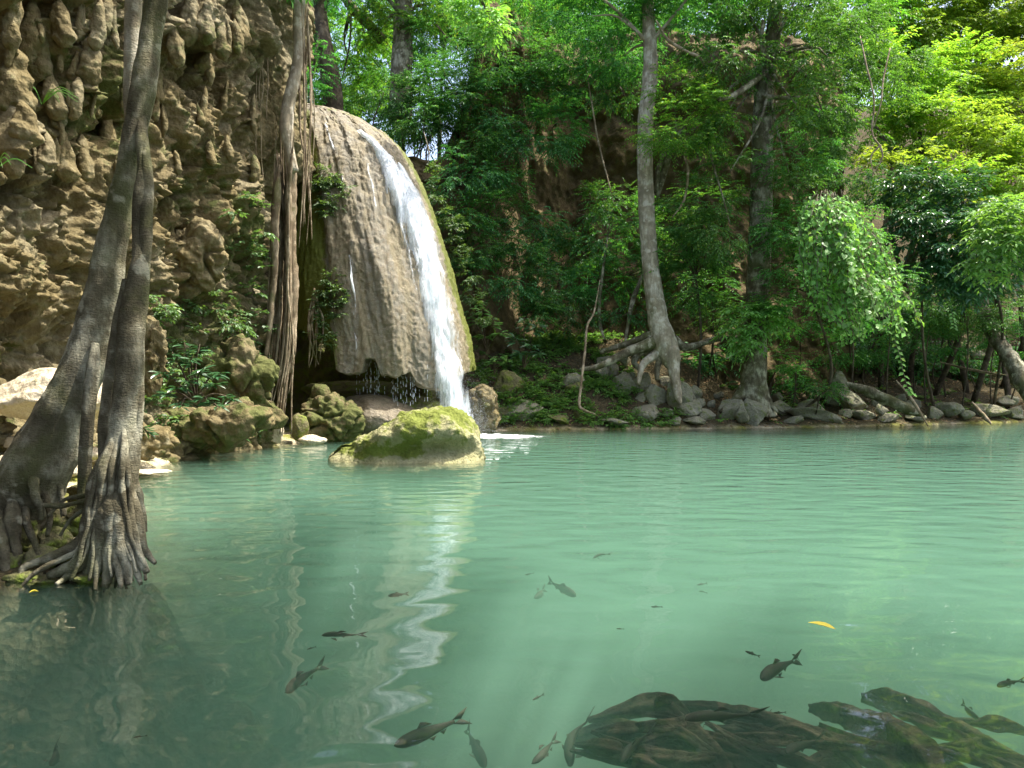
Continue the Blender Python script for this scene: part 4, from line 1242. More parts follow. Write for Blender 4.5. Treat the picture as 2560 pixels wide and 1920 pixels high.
big_leaf_shrub(at(345, 1085, 12.9), tips((330, 1075, 12.7), (360, 1080, 12.7), (375, 1090, 12.7)), 4, 0.15, long_me, 'small pale leaved seedling at the waterline right of the fig stems', 805)


def blades(px, py, n, L, dx, seed, label):
    r = np.random.default_rng(seed)
    p = pick(CV, px, py, 9) + np.array([0.05, -0.1, 0])
    t = thing('grass_tuft', p, label, 'grass')
    for k in range(n):
        d = np.array([dx + r.normal() * 0.25, -0.3 + r.normal() * 0.2, 0.35 + r.normal() * 0.2]) * L
        q = np.array([p, p + d * 0.5 + np.array([0, 0, 0.05]), p + d + np.array([0, 0, -0.35 * L])])
        C = curve(q, 8); w = np.linspace(0.016, 0.002, 8)
        V = np.vstack([C + np.array([0, 0, 1])[None] * w[:, None], C - np.array([0, 0, 1])[None] * w[:, None] + np.array([0, -0.006, 0])])
        F = np.array([(i, i + 1, 9 + i, 8 + i) for i in range(7)])
        obj('blade', V, F, M['leaf_herb'], parent=t)


blades(100, 272, 9, 0.75, 0.75, 1, 'grass tuft with long arching blades high on the limestone drapery')
blades(125, 355, 5, 0.35, 0.3, 2, 'small grass tuft under a stalactite knob')
blades(0, 430, 7, 0.45, 0.4, 3, 'short leaved grass tuft on the lower limestone drapery')


# ------------------------------------------------------------------ boulders and stones
def main_boulder():
    V, F = ico(6)
    P = V.copy()
    X = P[:, 0]
    top = np.interp(X, [-1.05, -0.85, -0.45, -0.15, 0.08, 0.35, 0.66, 0.82, 0.92, 1.02], [0.10, 0.32, 0.50, 0.78, 1.0, 1.03, 1.02, 0.82, 0.45, 0.15])
    f = np.abs(P[:, 2]) ** 0.55
    z = np.where(P[:, 2] > 0, top * np.minimum(f * 1.12, 1.0), -0.35 * f)
    y = P[:, 1] * 0.95
    # front face: overhang above a hollow
    hol = np.exp(-((z - 0.22) / 0.25) ** 2) * (P[:, 1] < 0) * (0.30 + 0.12 * np.sin(X * 5))
    y = y + hol
    P = np.column_stack([X * 1.58, y * 1.25, z * 0.96])
    n1 = fbm(P * 1.6, 4, 3); w, w2, _ = worley(P * 2.2, 9); n3 = fbm(P * 8, 3, 6); w5, _, _ = worley(P * np.array([6, 6, 9]), 12)
    nr = unit(P * np.array([0.4, 0.6, 1.0]))
    P = P + nr * (0.10 * n1 + 0.11 * (0.6 - w) + 0.045 * n3 + 0.06 * (0.5 - w5))[:, None]
    ms = 0.62 + 0.45 * fbm(P * 1.3, 3, 14) - 0.55 * sstep(0.16, 0.03, P[:, 2]) - 0.25 * np.exp(-((P[:, 2] - 0.45 + 0.25 * P[:, 0]) / 0.12) ** 2) * (P[:, 1] < 0)
    return P + np.array([at(1008, 960, 15.2)[0], 16.1, 0.0]), F, ms


V, F, ms = main_boulder()
o = obj('boulder', V, F, M['boulder'], base=(-2.1, 15.6, 0), attrs={'moss': ms})
tag(o, 'big pale boulder with a green mossy sloping top rising from the pool', 'boulder')


def tufa_mound(px, pyb, wpx, hpx, seed, label, Y, depth, moss):
    k = Y / F_PX
    p = at(px, pyb, Y); hh = hpx * k / 1.7
    V, F = lump_shape((wpx * k / 2, wpx * k / 2 * depth, hh), seed)
    V = V + np.array([p[0], p[1] + wpx * k / 2 * depth * 0.7, p[2] + hh * 0.7])
    up = sstep(-0.2, 0.6, (V[:, 2] - p[2]) / (2 * hh))
    o = obj('tufa_mound', V, F, M['tufa'], base=p, attrs={'moss': moss + 0.3 * fbm(V * 0.9, 3, seed)})
    return tag(o, label, 'rock')


def stone(name, px, pyb, wpx, hpx, mat, seed, label, cat='rock', group=None, Y=None, facet=0.35, sub=4, rot=0.0, depth=0.9, sink=0.25, rough=0.10):
    """rock whose visible foot sits at photograph pixel (px, pyb)"""
    if Y is None:
        p = pick(TV, px, pyb, 8); Y = p[1]
    k = Y / F_PX
    p = at(px, pyb, Y)
    hh = hpx * k / (2 - sink * 1.2)
    V, F = rock_shape((wpx * k / 2 * 1.08, wpx * k / 2 * depth, hh), seed, sub, facet, rough)
    c, s = math.cos(rot), math.sin(rot)
    V = np.column_stack([V[:, 0] * c - V[:, 2] * s, V[:, 1], V[:, 0] * s + V[:, 2] * c])
    V = V + np.array([p[0], p[1] + wpx * k / 2 * depth * 0.75, p[2] + hh * (1 - sink)])
    o = obj(name, V, F, M[mat], base=(p[0], p[1] + wpx * k / 2 * depth * 0.75, p[2]))
    return tag(o, label, cat, group)


# around the grotto
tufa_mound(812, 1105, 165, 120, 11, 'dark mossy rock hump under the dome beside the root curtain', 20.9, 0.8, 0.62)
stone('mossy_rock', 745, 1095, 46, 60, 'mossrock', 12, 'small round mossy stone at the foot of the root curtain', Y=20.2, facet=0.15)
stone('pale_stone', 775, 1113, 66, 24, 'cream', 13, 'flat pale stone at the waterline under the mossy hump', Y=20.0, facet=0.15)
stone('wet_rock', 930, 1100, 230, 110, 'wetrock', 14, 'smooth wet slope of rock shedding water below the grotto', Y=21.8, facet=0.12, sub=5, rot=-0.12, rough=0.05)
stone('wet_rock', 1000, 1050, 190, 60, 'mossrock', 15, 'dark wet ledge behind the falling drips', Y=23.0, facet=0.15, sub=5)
tufa_mound(1195, 1068, 105, 110, 16, 'brown rounded rock just right of the falls', 25.0, 0.8, 0.42)
stone('pale_stone', 680, 1108, 50, 60, 'cream', 17, 'pale upright stone left of the root curtain foot', Y=19.6, facet=0.2)
stone('pale_stone', 870, 1000, 260, 50, 'mossrock', 18, 'low mossy shelf deep inside the grotto', Y=23.6, facet=0.2)
# left bank
stone('cream_boulder', 95, 1055, 330, 130, 'cream', 21, 'large cream boulder at the cliff foot behind the fig trunk', Y=11.0, facet=0.3, sub=5, depth=0.6)
stone('cream_boulder', 255, 1040, 90, 90, 'cream', 22, 'smaller cream boulder showing between the fig stems', Y=11.6, sub=5)
tufa_mound(520, 1105, 290, 95, 23, 'mossy tufa mound jutting over the water below the leafy shrub', 16.0, 0.6, 0.46)
tufa_mound(560, 1030, 240, 190, 24, 'steep mossy shoulder of tufa under the cliff', 17.6, 0.4, 0.52)
tufa_mound(372, 960, 110, 160, 25, 'brown knobbly tufa buttress right of the fig stems', 14.9, 0.6, 0.25)
tufa_mound(640, 1100, 80, 110, 26, 'mossy knob of tufa left of the pale upright stone', 18.9, 0.7, 0.55)
tufa_mound(330, 1130, 170, 70, 27, 'low brown tufa lump at the cliff foot behind the fig stems', 13.4, 0.6, 0.3)
tufa_mound(470, 700, 180, 150, 28, 'bulging tufa overhang above the leafy shrub', 16.6, 0.4, 0.22)
for k, (a, b_, w, h, Yk) in enumerate([(60, 1130, 180, 40, 11.2), (215, 1150, 120, 28, 11.6), (350, 1188, 130, 9, 12.9), (20, 1190, 140, 60, 9.6), (160, 1190, 70, 40, 10.0)]):
    stone('shelf_rock', a, b_, w, h, 'cream', 30 + k, 'flat cream travertine shelf stone along the left waterline', group='travertine shelf stones', Y=Yk, facet=0.25, depth=0.8)
for k, (a, b_, w, h, Yk) in enumerate([(130, 1350, 150, 85, 6.9), (210, 1270, 110, 60, 7.3), (20, 1400, 110, 120, 6.6), (60, 1300, 100, 60, 7.2), (170, 1425, 120, 50, 6.35), (235, 1448, 90, 30, 6.2), (40, 1470, 130, 36, 6.1), (90, 1430, 110, 60, 6.35), (120, 1390, 90, 70, 6.6), (185, 1330, 90, 60, 6.9), (10, 1440, 90, 60, 6.3), (100, 1475, 90, 26, 6.05), (200, 1462, 80, 24, 6.05)]):
    stone('mossy_stone', a, b_, w, h, 'mossrock', 50 + k, 'dark mossy stone held among the fig roots', group='stones among the fig roots', Y=Yk, facet=0.3, rough=0.2)

# stones of the far bank: px, foot y, width, height
BANK = [(1640, 1020, 56, 62, 'squat grey boulder below the stilted roots'), (1696, 1030, 62, 72, 'tall wedge boulder under the pale trunk root'), (1610, 990, 46, 50, None), (1662, 968, 32, 28, 'round grey stone tucked against the pale trunk root'), (1560, 995, 60, 64, None), (1575, 975, 40, 44, None),
        (1530, 950, 40, 44, None), (1500, 960, 46, 50, None), (1562, 920, 30, 36, None), (1515, 925, 40, 40, None), (1620, 1060, 110, 48, 'broad pale boulder with a mossy waterline below the stilted roots'), (1605, 1008, 34, 26, None), (1745, 1008, 46, 44, None), (1728, 1010, 24, 24, None),
        (1725, 1045, 72, 40, 'smooth slanting grey slab near the water'), (1770, 1058, 56, 30, None), (1745, 1066, 60, 26, None), (1690, 1068, 44, 22, None), (1672, 1050, 34, 24, None), (1752, 1026, 36, 26, None), (1780, 1022, 26, 18, None), (1800, 1000, 30, 18, None),
        (1828, 1056, 66, 50, 'pale humped boulder left of the flared trunk'), (1892, 1066, 84, 66, 'tall pale boulder at the waterline before the flared trunk'), (1860, 1062, 40, 40, None), (1945, 1008, 42, 26, None), (1960, 1040, 60, 36, None),
        (2100, 1010, 56, 72, 'upright mossy standing stone beside the fallen log'), (2040, 1040, 64, 36, None), (2080, 1062, 150, 34, 'long pale slab at the waterline below the fallen log'), (2150, 1035, 84, 46, None), (2175, 1050, 56, 24, None), (2210, 1042, 34, 28, None), (2230, 1060, 70, 24, None), (2200, 1018, 40, 24, None), (2300, 1056, 60, 22, None), (2345, 1050, 44, 28, None), (2290, 1030, 60, 30, None), (2380, 1045, 70, 34, None), (2420, 1050, 40, 22, None),
        (2500, 1048, 84, 36, None), (2550, 1050, 60, 30, None), (2540, 1015, 50, 26, None), (2520, 1020, 40, 22, None), (2460, 905, 50, 26, None), (2470, 925, 40, 18, None), (1440, 1000, 54, 40, None), (1425, 985, 60, 46, 'mossy boulder behind the bare sapling stem'), (1400, 1062, 60, 26, None), (1300, 1060, 110, 50, 'mossy green rock shelf at the waterline right of the falls'), (1245, 1055, 60, 40, None), (1460, 1060, 70, 26, None), (1540, 1066, 80, 18, None), (1850, 1010, 24, 14, None), (1990, 1062, 60, 16, None), (1265, 1000, 80, 60, None), (1820, 1030, 30, 18, None), (1700, 985, 30, 22, None), (2120, 1046, 40, 22, None), (2260, 1010, 36, 20, None)]


def bank_zone(a):
    return 'below the stilted roots' if a < 1720 else 'left of the flared trunk' if a < 1870 else 'between flared trunk and standing stone' if a < 2080 else 'around the fallen log' if a < 2330 else 'by the forked dead stick' if a < 2480 else 'below the dark leaning trunk'


for k, (a, b_, w, h, lab) in enumerate(BANK):
    mossy = a < 1480 or k in (46, 27)
    stone('bank_stone', a, b_, w * 1.22, h * 1.22, 'mossrock' if mossy and lab is None else 'rock', 100 + k, lab or ('mossy dark stone in the herbs of the bank right of the falls' if mossy else 'grey weathered stone in the rubble ' + bank_zone(a)),
          group=None if lab else ('mossy stones among the bank herbs' if mossy else 'rubble stones ' + bank_zone(a)), facet=0.46, rot=rng.uniform(-0.25, 0.25), sub=4 if w > 50 else 3, rough=0.14)

# ------------------------------------------------------------------ ground cover and litter
r = np.random.default_rng(33)
n = 2600
sx = np.r_[r.uniform(-1.4, 5.5, 1300), r.uniform(5.5, 20, 600)]; sy = np.r_[r.uniform(25.8, 31.5, 1300), r.uniform(27, 37, 600)]
d = shore_dist(sx, sy); pn = fbm(np.column_stack([sx * 0.8, sy * 0.8, sx * 0]), 3, 5)
keep = (d > 0.25) & (pn > np.where(sx < 4.2, -0.15, 0.22))
sx, sy = sx[keep], sy[keep]; sz = terrain_h(sx, sy)
bl = [(np.array([a, b_, c_ + 0.12]), np.array([0.16, 0.16, 0.13])) for a, b_, c_ in zip(sx, sy, sz)]
V, F = crown_leaves(bl, 'herb', r, 0.35)
o = obj('ground_cover', V, F, M['leaf_herb'], smooth=False)
tag(o, 'low green herbs covering the slope between falls and trunks', 'herbs', kind='stuff')
n = 9000
sx = r.uniform(-1, 22, n); sy = r.uniform(26, 38, n); d = shore_dist(sx, sy); k = d > 0.1
sx, sy = sx[k], sy[k]; sz = terrain_h(sx, sy) + 0.02; n = len(sx)
V, F = leaves(np.column_stack([sx, sy, sz]), r.normal(size=(n, 3)) * np.array([1, 1, 0.25]), np.array([0, -0.4, 1.0]) + r.normal(size=(n, 3)) * 0.4, r.uniform(0.08, 0.17, n), r.uniform(0.04, 0.08, n))
o = obj('leaf_litter', V, F, M['litter'], smooth=False)
tag(o, 'dry fallen leaves scattered over the far bank', 'leaf litter', kind='stuff')
# creeping plants on the limestone cliff and on the mounds
sel = []
for k in range(130):
    a, b_ = (r.uniform(585, 660), 450 + 600 * r.random() ** 0.7) if k < 45 else (r.uniform(340, 640), r.uniform(720, 1090))
    sel.append((a, b_))
bl = []
for a, b_ in sel:
    p = pick(CV, a, b_, 6)
    if p[2] < 0.2: continue
    bl.append((p + np.array([0.06, -0.06, 0.0]), np.array([0.10, 0.10, 0.12])))
V, F = crown_leaves(bl, 'herb', r, 0.3)
o = obj('cliff_creeper', V, F, M['leaf_cliff'], smooth=False)
tag(o, 'small creeping plants scattered over the lower limestone cliff', 'creeper', kind='stuff')
bl = []
for k in range(110):
    a, b_ = (r.normal(820, 16), r.normal(470, 30)) if k < 32 else ((r.uniform(790, 848), r.uniform(680, 885)) if k < 66 else (0, r.uniform(420, 800)))
    if k >= 66:
        a = 1010 + (b_ - 330) * 0.36 + r.uniform(8, 50)
        bl.append((at(a, b_, 26.0), np.array([0.16, 0.16, 0.2])))
    else:
        bl.append((dome_at(a, b_) + np.array([0.0, -0.06, 0]), np.array([0.06, 0.05, 0.07])))
V, F = crown_leaves(bl, 'herb', r, 0.4)
o = obj('dome_creeper', V, F, M['leaf_cliff'], smooth=False)
tag(o, 'light green creeping herbs on the edges of the tufa dome', 'creeper', kind='stuff')

# ------------------------------------------------------------------ strangler fig with hanging roots on the cliff corner
r = np.random.default_rng(91)
fig_base = at(715, 1085, 19.7)
fg = thing('strangler_fig', fig_base, 'strangler fig on the cliff corner with a curtain of hanging roots', 'tree')
S = np.array(stem_px([(750, -120, 19.4, 16), (748, 0, 19.4, 15), (746, 90, 19.4, 14), (747, 140, 19.35, 13), (735, 200, 19.3, 15), (722, 260, 19.25, 15), (716, 320, 19.2, 17), (722, 370, 19.2, 13), (735, 430, 19.2, 12)]))
V, F = tube(S[:, :3], S[:, 3], 14, 60, 0.12, 3, 4); obj('trunk', V, F, M['bark_pale'], parent=fg)
for k in range(42):
    f = r.random()
    top_x = 690 + 50 * f if k < 34 else r.uniform(752, 770)
    top_y = r.uniform(320, 420) if k < 34 else r.uniform(-40, 120)
    bot_y = r.uniform(880, 1095) if k < 34 else r.uniform(480, 700)
    bx = (665 + 92 * f + r.normal() * 6) if k < 34 else top_x + r.normal() * 8
    mid = 0.5 * (top_x + bx) + 14 * math.sin(f * 5) + r.normal() * 5
    Yk = 19.3 + r.uniform(-0.25, 0.7)
    n = 7
    ys = np.linspace(top_y, bot_y, n); xs = curve(np.array([[top_x], [mid], [bx]]), n)[:, 0] + r.normal(size=n) * (2.2 if k < 34 else 1.5)
    if k < 34: xs = xs - 26 * sstep(820, 1080, ys) * (f > 0.35)
    rad = r.choice([2.0, 3.5, 6, 10, 15], p=[0.30, 0.26, 0.2, 0.14, 0.10]) if k < 34 else r.choice([1.2, 2.0, 3.0])
    p = np.array([(*at(a, b_, Yk), rad * Yk / F_PX * w) for a, b_, w in zip(xs, ys, np.array([0.25, 1.0, 1.0, 0.9, 0.8, 0.65, 0.4]))])
    V, F = tube(p[:, :3], p[:, 3], 10, 48, 0.3, 5, k); obj('hanging_root', V, F, M['root'], parent=fg)
for k, (a, y0, y1) in enumerate([(640, -20, 500), (655, 100, 520), (650, -20, 260), (762, 160, 560), (668, 0, 300)]):
    p = np.array([at(a + r.normal() * 2, y, 18.9) for y in np.linspace(y0, y1, 8)])
    V, F = tube(p, np.full(8, 0.011), 5, 30); obj('hanging_root', V, F, M['root'], parent=fg)
for k in range(7):
    x0 = r.uniform(768, 806); p = np.array([at(786 + (x0 - 786) * g_ + r.normal() * 5 * g_, y, 21.9) for y, g_ in zip(np.linspace(720, r.uniform(880, 930), 6), (0.05, 0.5, 0.8, 1, 1, 1.1))])
    V, F = tube(p, np.array([0.006, 0.02, 0.03, 0.025, 0.016, 0.006]), 6, 26, 0.3); obj('hanging_root', V, F, M['root'], parent=fg)
B = [blob(740, -90, 19.5, 160, 40), blob(690, -60, 18.5, 60, 25)]
V, F = crown_leaves(B, 'broad', r, 0.8); o = obj('crown', V, F, M['leaf_mid'], parent=fg, smooth=False); tag(o, kind='stuff')

# ------------------------------------------------------------------ fig tree in the left foreground
r = np.random.default_rng(17)
fb = at(200, 1440, 6.4); fb[2] = 0.0
ft = thing('fig_tree', fb, 'grey leaning fig tree with fused stems and flared roots in the water', 'tree')
A = np.array(stem_px([(-30, 1360, 6.85, 40), (5, 1310, 6.85, 78), (48, 1240, 6.82, 90), (100, 1150, 6.8, 86), (163, 1020, 6.85, 68), (212, 900, 6.9, 57), (250, 760, 6.95, 52), (278, 620, 7.0, 44), (302, 500, 7.0, 37), (330, 370, 7.02, 35), (355, 230, 7.05, 35), (374, 110, 7.1, 33), (388, 0, 7.15, 31), (402, -150, 7.2, 29), (420, -420, 7.3, 25)]))
A[:, 3] *= np.interp(np.arange(len(A)), [0, 4, 7, 9, len(A) - 1], [0.95, 0.90, 0.86, 0.82, 0.9])
V, F = tube(A[:, :3], A[:, 3], 40, 170, 0.16, 2.6, 3, 0.05, 3); obj('trunk', V, F, M['bark_grey'], parent=ft)
STEMS = [[(265, 1400, 6.35, 62), (264, 1300, 6.35, 56), (272, 1210, 6.35, 48), (298, 1120, 6.38, 36), (315, 1030, 6.42, 33), (322, 940, 6.45, 34), (328, 850, 6.5, 33), (338, 760, 6.55, 30), (347, 690, 6.6, 26), (350, 640, 6.65, 18), (346, 560, 6.7, 16), (352, 480, 6.75, 16), (358, 420, 6.85, 16), (354, 340, 6.95, 15), (356, 260, 7.05, 8)],
         [(356, 720, 6.62, 16), (364, 620, 6.66, 15), (366, 540, 6.7, 15), (370, 470, 6.78, 14), (366, 400, 6.86, 13), (358, 330, 6.98, 10), (356, 260, 7.06, 5)],
         [(262, 1160, 6.5, 16), (264, 1060, 6.55, 17), (275, 960, 6.6, 17), (288, 860, 6.62, 16), (300, 780, 6.66, 14), (318, 700, 6.7, 12)],
         [(212, 1270, 6.6, 17), (213, 1150, 6.62, 17), (218, 1060, 6.66, 16), (226, 980, 6.7, 18), (234, 920, 6.72, 16), (238, 860, 6.78, 10)],
         [(345, 1100, 6.42, 9), (348, 1000, 6.45, 12), (346, 900, 6.5, 10), (342, 800, 6.56, 6)],
         [(300, 1420, 6.3, 22), (318, 1250, 6.33, 20), (330, 1150, 6.38, 18), (338, 1080, 6.42, 15), (335, 1010, 6.45, 10)]]
for k, st in enumerate(STEMS):
    p = np.array(stem_px(st)); V, F = tube(p[:, :3], p[:, 3], 22, 90 if k == 0 else 56, 0.16, 3.0, 20 + k); obj('stem', V, F, M['bark_grey'], parent=ft)
pale = np.array(stem_px([(322, 330, 7.5, 5), (322, 260, 7.5, 12), (328, 160, 7.5, 17), (332, 60, 7.5, 19), (334, -60, 7.5, 20), (340, -300, 7.5, 20)]))
V, F = tube(pale[:, :3], pale[:, 3], 16, 50, 0.12, 3, 8); obj('aerial_root', V, F, M['bark_pale'], parent=ft)
ROOTS = [[(275, 1180, 6.3, 24), (305, 1230, 6.25, 20), (322, 1320, 6.2, 16), (330, 1400, 6.15, 14), (345, 1440, 6.12, 10), (352, 1462, 6.1, 6)],
         [(300, 1200, 6.35, 20), (335, 1270, 6.3, 16), (352, 1350, 6.28, 13), (372, 1390, 6.28, 9), (388, 1408, 6.25, 6)],
         [(320, 1160, 6.4, 15), (344, 1230, 6.38, 13), (356, 1290, 6.4, 10), (362, 1330, 6.4, 7)],
         [(255, 1250, 6.25, 24), (235, 1330, 6.2, 22), (205, 1400, 6.15, 20), (160, 1425, 6.12, 15), (120, 1440, 6.1, 9)],
         [(265, 1260, 6.2, 20), (255, 1340, 6.15, 17), (245, 1410, 6.12, 14), (232, 1440, 6.1, 10), (222, 1465, 6.08, 5)],
         [(280, 1250, 6.2, 22), (278, 1350, 6.15, 19), (272, 1430, 6.1, 16), (262, 1470, 6.05, 9)],
         [(295, 1260, 6.2, 20), (302, 1350, 6.15, 17), (318, 1420, 6.1, 14), (322, 1462, 6.05, 8)],
         [(310, 1220, 6.25, 14), (330, 1320, 6.2, 12), (352, 1400, 6.15, 10), (368, 1432, 6.12, 6)],
         [(240, 1300, 6.3, 16), (180, 1370, 6.3, 15), (110, 1400, 6.25, 13), (60, 1420, 6.2, 12), (50, 1450, 6.15, 8)],
         [(250, 1240, 6.4, 9), (200, 1255, 6.5, 7), (150, 1265, 6.55, 6), (105, 1262, 6.5, 5)],
         [(250, 1225, 6.45, 8), (205, 1240, 6.55, 6), (160, 1250, 6.6, 5), (120, 1290, 6.5, 5)],
         [(85, 1190, 6.6, 14), (88, 1240, 6.5, 10), (102, 1270, 6.5, 8), (104, 1300, 6.5, 5)],
         [(30, 1280, 6.5, 18), (38, 1350, 6.4, 12), (45, 1400, 6.35, 9), (40, 1440, 6.3, 7)],
         [(0, 1330, 6.4, 20), (15, 1420, 6.3, 13), (30, 1460, 6.2, 9), (60, 1475, 6.1, 5)],
         [(200, 1400, 6.2, 12), (170, 1440, 6.1, 10), (140, 1462, 6.0, 6)],
         [(130, 1140, 6.75, 14), (150, 1230, 6.8, 8), (160, 1290, 6.8, 6)],
         [(288, 1300, 6.2, 12), (292, 1380, 6.12, 10), (300, 1440, 6.06, 8), (304, 1470, 6.0, 5)],
         [(262, 1330, 6.2, 11), (248, 1390, 6.12, 9), (240, 1450, 6.05, 6), (238, 1475, 6.0, 4)],
         [(330, 1300, 6.25, 9), (346, 1370, 6.2, 8), (360, 1420, 6.15, 6), (364, 1450, 6.1, 4)],
         [(230, 1340, 6.2, 10), (190, 1380, 6.15, 9), (150, 1400, 6.1, 7), (90, 1430, 6.05, 6), (50, 1470, 6.0, 4)],
         [(60, 1280, 6.6, 12), (75, 1330, 6.5, 9), (95, 1380, 6.4, 7), (100, 1420, 6.3, 5)],
         [(110, 1230, 6.7, 10), (125, 1290, 6.6, 7), (118, 1340, 6.5, 5)],
         [(250, 1240, 6.45, 7), (215, 1270, 6.5, 6), (175, 1300, 6.45, 5), (150, 1340, 6.4, 4)]]
for k, st in enumerate(ROOTS):
    st = [(st[0][0], st[0][1] - 60, st[0][2] + 0.16, st[0][3] * 0.3)] + st
    p = np.array(stem_px(st)); V, F = tube(p[:, :3], p[:, 3], 13, 48, 0.34, 6, 40 + k); obj('root', V, F, M['bark_grey'], parent=ft)
for k in range(34):
    a0 = r.uniform(-0.15, 1.0) if k % 4 else r.uniform(-0.6, 0)
    x0, y0 = 270 + r.uniform(-38, 48), r.uniform(1150, 1350)
    x1 = x0 + (r.uniform(-10, 60) if x0 > 270 else r.uniform(-110, 10)); y1 = r.uniform(1430, 1482) if x1 < 330 else r.uniform(1380, 1450)
    Y0, Y1 = 6.18 + r.uniform(-0.02, 0.08), 6.08 + r.uniform(-0.05, 0.08)
    w = r.uniform(3.5, 9)
    tt = np.linspace(0, 1, 6)
    wob = np.cumsum(r.normal(size=6)) * 4
    w = w * 1.25
    st = [(302 + (x0 - 270) * 0.15, y0 - 140, 6.42, w * 0.3), (288 + (x0 - 270) * 0.55, y0 - 60, Y0 + 0.10, w * 0.8)] + [(x0 + (x1 - x0) * t ** 1.7 + wv, y0 + (y1 - y0) * t, Y0 + (Y1 - Y0) * t, w * (1 - 0.6 * t)) for t, wv in zip(tt, wob)]
    p = np.array(stem_px(st)); V, F = tube(p[:, :3], p[:, 3], 10, 44, 0.22, 7, 140 + k); obj('root', V, F, M['bark_grey'], parent=ft)
top = A[-1][:3]
bl = []
for k in range(19):  # the fig's unseen crown, widened to cast shade on the near water
    bl.append((np.array([r.uniform(-6.0, 3.8), r.uniform(1.2, 10.5), 0]) + np.array([0, 0, 1]) * r.uniform(7.6, 10.2), np.array([1.15, 1.15, 0.5]) * r.uniform(0.8, 1.3)))
V, F = limbs(top, [b[0] for b in bl], 0.06, r); obj('branch', V, F, M['bark_grey'], parent=ft)
V, F = crown_leaves(bl, 'broad', r, 0.75); o = obj('crown', V, F, M['leaf_mid'], parent=ft, smooth=False); tag(o, kind='stuff')

# unseen near-bank tree, added to cast shade on the foreground water
r = np.random.default_rng(23)
nt = thing('tree', (8.5, -0.6, ground_z(8.5, -0.6)), 'unseen tree added on the near bank to shade the shallows', 'tree')
V, F = tube([(8.5, -0.6, -0.1), (8.1, 0.1, 3.2), (7.0, 1.5, 6.4), (5.8, 2.8, 8.0)], [0.26, 0.2, 0.16, 0.10], 16, 50, 0.14, 2, 4); obj('trunk', V, F, M['bark_grey'], parent=nt)
bl = [(np.array([r.uniform(2.6, 8.2), r.uniform(0.8, 6.2), r.uniform(7.2, 9.6)]), np.array([1.1, 1.1, 0.5]) * r.uniform(0.8, 1.25)) for k in range(12)]
V, F = limbs(np.array([6.2, 2.4, 7.5]), [b[0] for b in bl], 0.06, r); obj('branch', V, F, M['bark_grey'], parent=nt)
V, F = crown_leaves(bl, 'broad', r, 0.7); o = obj('crown', V, F, M['leaf_mid'], parent=nt, smooth=False); tag(o, kind='stuff')

# ------------------------------------------------------------------ logs, sticks, vines
def pole(name, pts, mat, label, cat, seed=0, group=None, amp=0.15):
    p = np.array(stem_px(pts)); p[0, 3] *= 0.5; p[-1, 3] *= 0.4; V, F = tube(p[:, :3], p[:, 3], 12, 50, amp + 0.1, 3, seed)
    o = obj(name, V, F, M[mat], base=p[0, :3]); return tag(o, label, cat, group)


pole('fallen_log', [(2115, 958, 28.6, 9), (2160, 975, 28.4, 13), (2220, 1000, 28.1, 14), (2275, 1025, 27.9, 13), (2310, 1040, 27.8, 8)], 'bark_grey', 'mossy fallen log slanting down the right bank', 'log', 1)
pole('stick', [(2240, 950, 27.9, 2), (2280, 1000, 27.6, 4), (2320, 1065, 27.3, 4)], 'root', 'thin bare stick leaning from the fallen log into the water', 'stick', 2)
pole('stick', [(2430, 1005, 29.8, 4), (2455, 1035, 29.4, 6), (2478, 1060, 29.1, 5)], 'root', 'forked dead stick standing at the right waterline', 'stick', 3)
pole('stick', [(2350, 905, 33, 3), (2430, 925, 32, 3.5), (2515, 938, 31, 3)], 'root', 'long thin pole lying across the leaf litter', 'stick', 4)
pole('leaning_trunk', [(2590, 1010, 29.4, 30), (2560, 960, 29.8, 24), (2530, 905, 30.2, 20), (2490, 845, 31, 18), (2460, 780, 32, 17), (2435, 700, 33, 15), (2410, 600, 34, 12)], 'bark_grey', 'dark leaning trunk rising from the right bank', 'tree trunk', 5)
pole('sapling_stem', [(1500, 700, 28.2, 1.5), (1485, 780, 27.8, 2.2), (1468, 815, 27.4, 2.8), (1462, 880, 27.1, 3), (1453, 960, 26.8, 3.2), (1448, 1010, 26.6, 3.6), (1460, 1025, 26.5, 3.5), (1490, 1036, 26.4, 3)], 'root', 'bare curved sapling stem on the bank right of the falls', 'sapling', 6)
pole('sapling_stem', [(1530, 520, 30, 2), (1512, 640, 29.6, 3), (1498, 760, 29.2, 4.5), (1500, 810, 29, 5), (1512, 850, 28.6, 5)], 'bark_grey', 'forked grey sapling in front of the cliff hollow', 'sapling', 7)
pole('sapling_stem', [(1640, 560, 29.3, 3), (1605, 690, 29, 4.5), (1580, 760, 28.8, 6), (1562, 860, 28.5, 7)], 'bark_grey', 'short leaning sapling left of the pale trunk', 'sapling', 8)
pole('hanging_vine', [(1460, 140, 30, 1.5), (1475, 230, 30, 2), (1495, 350, 29.8, 2), (1520, 450, 29.6, 2), (1535, 510, 29.5, 2)], 'root', 'long slack vine hanging across the earth cliff', 'vine', 9)
pole('hanging_vine', [(1710, 390, 27.6, 3), (1720, 430, 27.5, 3), (1710, 500, 27.5, 3), (1680, 545, 27.6, 2)], 'root', 'curved vine below the twin stemmed small tree', 'vine', 10)
pole('hanging_vine', [(1640, 50, 27.8, 4), (1670, 100, 27.6, 4), (1720, 130, 27.5, 4), (1755, 150, 27.5, 4), (1765, 200, 27.5, 3)], 'root', 'crooked vine looping from the pale trunk top', 'vine', 11)
pole('hanging_vine', [(1060, 330, 27, 1.6), (1072, 380, 27, 2.0), (1070, 410, 27, 2)], 'bark_pale', 'pale bare rootlet hanging right of the dome crest', 'vine', 12)
hv = thing('dead_branch', at(2180, 200, 26), 'pale forked dead branch hanging before the hillside', 'branch')
